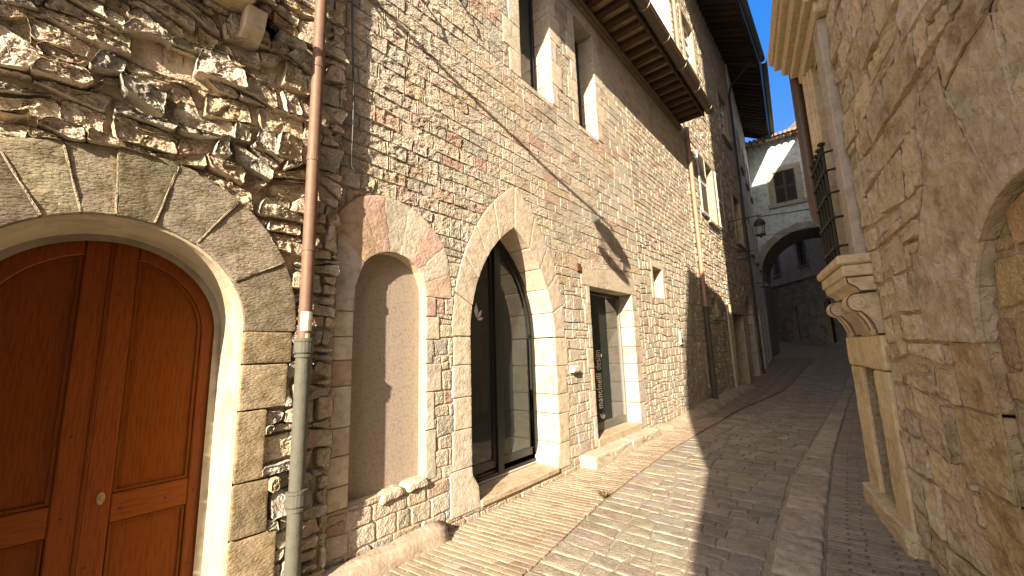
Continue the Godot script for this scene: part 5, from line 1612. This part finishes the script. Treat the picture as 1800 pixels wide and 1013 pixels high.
	o = thing("intercom", "grey intercom panel on the wall beyond the slit window", "intercom", Transform3D(frame(Vector3(D, 0, 0), Vector3(0, 0, -1)).basis, Vector3(D, 1.75, -9.4)))
	mb = MB.new(); mb.box(Vector3(-0.09, -0.14, 0.0), Vector3(0.09, 0.16, 0.045), Color(0.5, 0.46, 0.38), 0.008)
	P(o, "case", mb, M.paint)
	mb = MB.new(); mb.box(Vector3(-0.05, -0.09, 0.045), Vector3(0.05, 0.0, 0.05), Color(0.04, 0.04, 0.04), 0.002)
	P(o, "speaker", mb, M.paint)

	# kerb stone at the foot of the wall, doorstep, slab
	mb = MB.new()
	var kp := []
	for k in 15:
		var t := k / 14.0
		var u := lerpf(1.15, 2.52, t)
		var endf := sqrt(clampf(1.0 - pow(maxf(0.0, (t - 0.93) / 0.07), 2.0), 0, 1))
		for j in 9:
			var a := PI * 0.5 * j / 8.0
			var e := 1.0 + 0.12 * nz.get_noise_3d(u * 3.0, a * 2.0, 3.0)
			kp.append(Vector3(D - 0.03 + (0.05 + 0.14 * pow(sin(a), 0.6) * e * endf), maxf(-0.01, 0.15 * pow(cos(a), 0.6) * e * endf), -u) + Vector3(0.02, 0.014, 0) * nz.get_noise_3d(u * 9.0, a * 4.0, 9.0))
	mb.grid(kp, 9, Color(0.43, 0.35, 0.28))
	solo("kerb_stone", mb, M.dressed, "long rounded pinkish kerb stone at the foot of the wall below the niche", "kerb stone")
	o = thing("doorstep", "two long rough blocks of a stone step in front of the shop door", "step", frame(Vector3(D, 0, -4.84), Vector3(0, 0, -1)))
	for q in [[0.0, 1.15], [1.165, 2.34]]:
		mb = MB.new()
		# front face as a rough stone, top as a plain bevelled slab
		mb.stone(rect(q[0], -0.03, q[1], 0.185), 0.0, 0.235, 0.02, 0.018, 0.035, 4, CREAM, nz, 9.0, q[0] * 11 + 3, 0.008, Vector2.ZERO, 0.15)
		P(o, "step_stone", mb, M.stone)
	mb = MB.new()
	mb.stone(rect(D + 0.02, 4.28, D + 0.36, 4.82), -0.02, 0.02, 0.012, 0.012, 0.04, 5, Color(0.40, 0.33, 0.23), nz, 14.0, 4.0, 0.006)
	solo("paving_slab", mb, M.worn, "rough square slab let into the brick pavement before the stone step", "slab", "", SFRAME)
	for q in [[2.21, 5.1, "black iron hook under the top of the wall beyond the lantern bracket"], [2.75, 5.47, "grey iron hook nearest the first upper window"]]:
		mb = MB.new()
		mb.tube([Vector3(D - 0.01, q[1] + 0.12, -q[0]), Vector3(D + 0.1, q[1] + 0.1, -q[0]), Vector3(D + 0.12, q[1], -q[0]), Vector3(D + 0.09, q[1] - 0.03, -q[0])], 0.014, 8, Color(0.05, 0.05, 0.05))
		solo("iron_hook", mb, M.iron, q[2], "hook", "iron hooks high on the stone house")
	mb = MB.new()
	for k in 16:
		var a := rng.randf() * TAU
		var d := Vector3(cos(a), 0, sin(a)); var e := Vector3(-sin(a), 0, cos(a)) * 0.008
		var b := Vector3(-2.215, gy(4.05), -4.05) + d * 0.02
		var m1 := b + d * rng.randf_range(0.02, 0.05) + Vector3(0, rng.randf_range(0.03, 0.06), 0)
		var tip := m1 + d * 0.04 + Vector3(0, rng.randf_range(-0.015, 0.02), 0)
		mb.quad(b - e * 0.5, b + e * 0.5, m1 + e, m1 - e, Color(0.09, 0.085, 0.035))
		mb.tri(m1 - e, m1 + e, tip, Color(0.11, 0.10, 0.04))
	solo("weed", mb, M.brick, "small dry weed at the edge between brick pavement and setts", "weed")
	mb = MB.new()
	mb.stone(rect(-0.09, 5.28, 0.02, 5.5), -0.02, 0.14, 0.03, 0.04, 0.04, 5, Color(0.46, 0.38, 0.26), nz, 9.0, 8.0, 0.02)
	solo("broken_stone", mb, M.worn, "small broken stone at the foot of the slit doorway on the right", "stone", "", SFRAME)

func lantern(called: String, label: String, at: Vector3, y: float, reach: float, big: bool) -> void:
	var o := thing(called, label, "street lantern", Transform3D(Basis(), at))
	var ic := Color(0.045, 0.045, 0.04)
	var mb := MB.new()
	var s := 1.0 if big else 0.8
	var drop := 1.15 if big else 0.36
	mb.tube([Vector3(0, y, 0), Vector3(reach + 0.1, y + 0.02, 0.0)], 0.018 * s, 8, ic)
	if big: mb = MB.new()
	else: P(o, "arm", mb, M.iron)
	mb = MB.new()
	mb.box(Vector3(0.0, y - drop - 0.06, -0.03), Vector3(0.022, y + 0.2, 0.03), ic, 0.006)
	P(o, "wall_plate", mb, M.iron)
	mb = MB.new()
	var sc := []
	for k in 16:
		var t := k / 15.0
		sc.append(Vector3(0.03 + reach * (0.97 if big else 0.62) * t, y - drop * (1.0 - t) - 0.05 * sin(PI * t), 0.0))
	mb.tube(sc, 0.022 if big else 0.012, 8, ic)
	P(o, "brace", mb, M.iron)
	mb = MB.new()
	sc = []
	for k in 14:
		var a := 2.4 + k * 0.36
		var r := 0.09 * (1.0 - k / 16.0)
		sc.append(Vector3(0.10 + cos(a) * r, y - drop - 0.02 + sin(a) * r, 0.0))
	mb.tube(sc, 0.014 * s, 8, ic)
	P(o, "scroll", mb, M.iron)
	var z := 0.0
	var lx := reach
	mb = MB.new()
	mb.tube([Vector3(lx, y + 0.02, z), Vector3(lx, y - 0.12, z)], 0.01, 8, ic)
	mb.lathe(PackedVector2Array([Vector2(0.22 * s, y - 0.34), Vector2(0.235 * s, y - 0.33), Vector2(0.2 * s, y - 0.22), Vector2(0.1 * s, y - 0.13), Vector2(0.03, y - 0.1), Vector2(0, y - 0.1)]), 16, ic, Transform3D(Basis(), Vector3(lx, 0, z)))
	P(o, "lamp_hood", mb, M.iron)
	mb = MB.new()
	for k in 4:
		var a := TAU * k / 4 + 0.4
		mb.tube([Vector3(lx + cos(a) * 0.2 * s, y - 0.33, z + sin(a) * 0.2 * s), Vector3(lx + cos(a) * 0.17 * s, y - 0.68, z + sin(a) * 0.17 * s)], 0.01, 6, ic)
	mb.lathe(PackedVector2Array([Vector2(0, y - 0.8), Vector2(0.03, y - 0.79), Vector2(0.05, y - 0.74), Vector2(0.19 * s, y - 0.72), Vector2(0.2 * s, y - 0.68), Vector2(0, y - 0.68)]), 16, ic, Transform3D(Basis(), Vector3(lx, 0, z)))
	P(o, "lamp_cage", mb, M.iron)
	mb = MB.new()
	mb.lathe(PackedVector2Array([Vector2(0.17 * s, y - 0.67), Vector2(0.195 * s, y - 0.34)]), 16, Color.WHITE, Transform3D(Basis(), Vector3(lx, 0, z)))
	P(o, "lamp_glass", mb, M.glass)
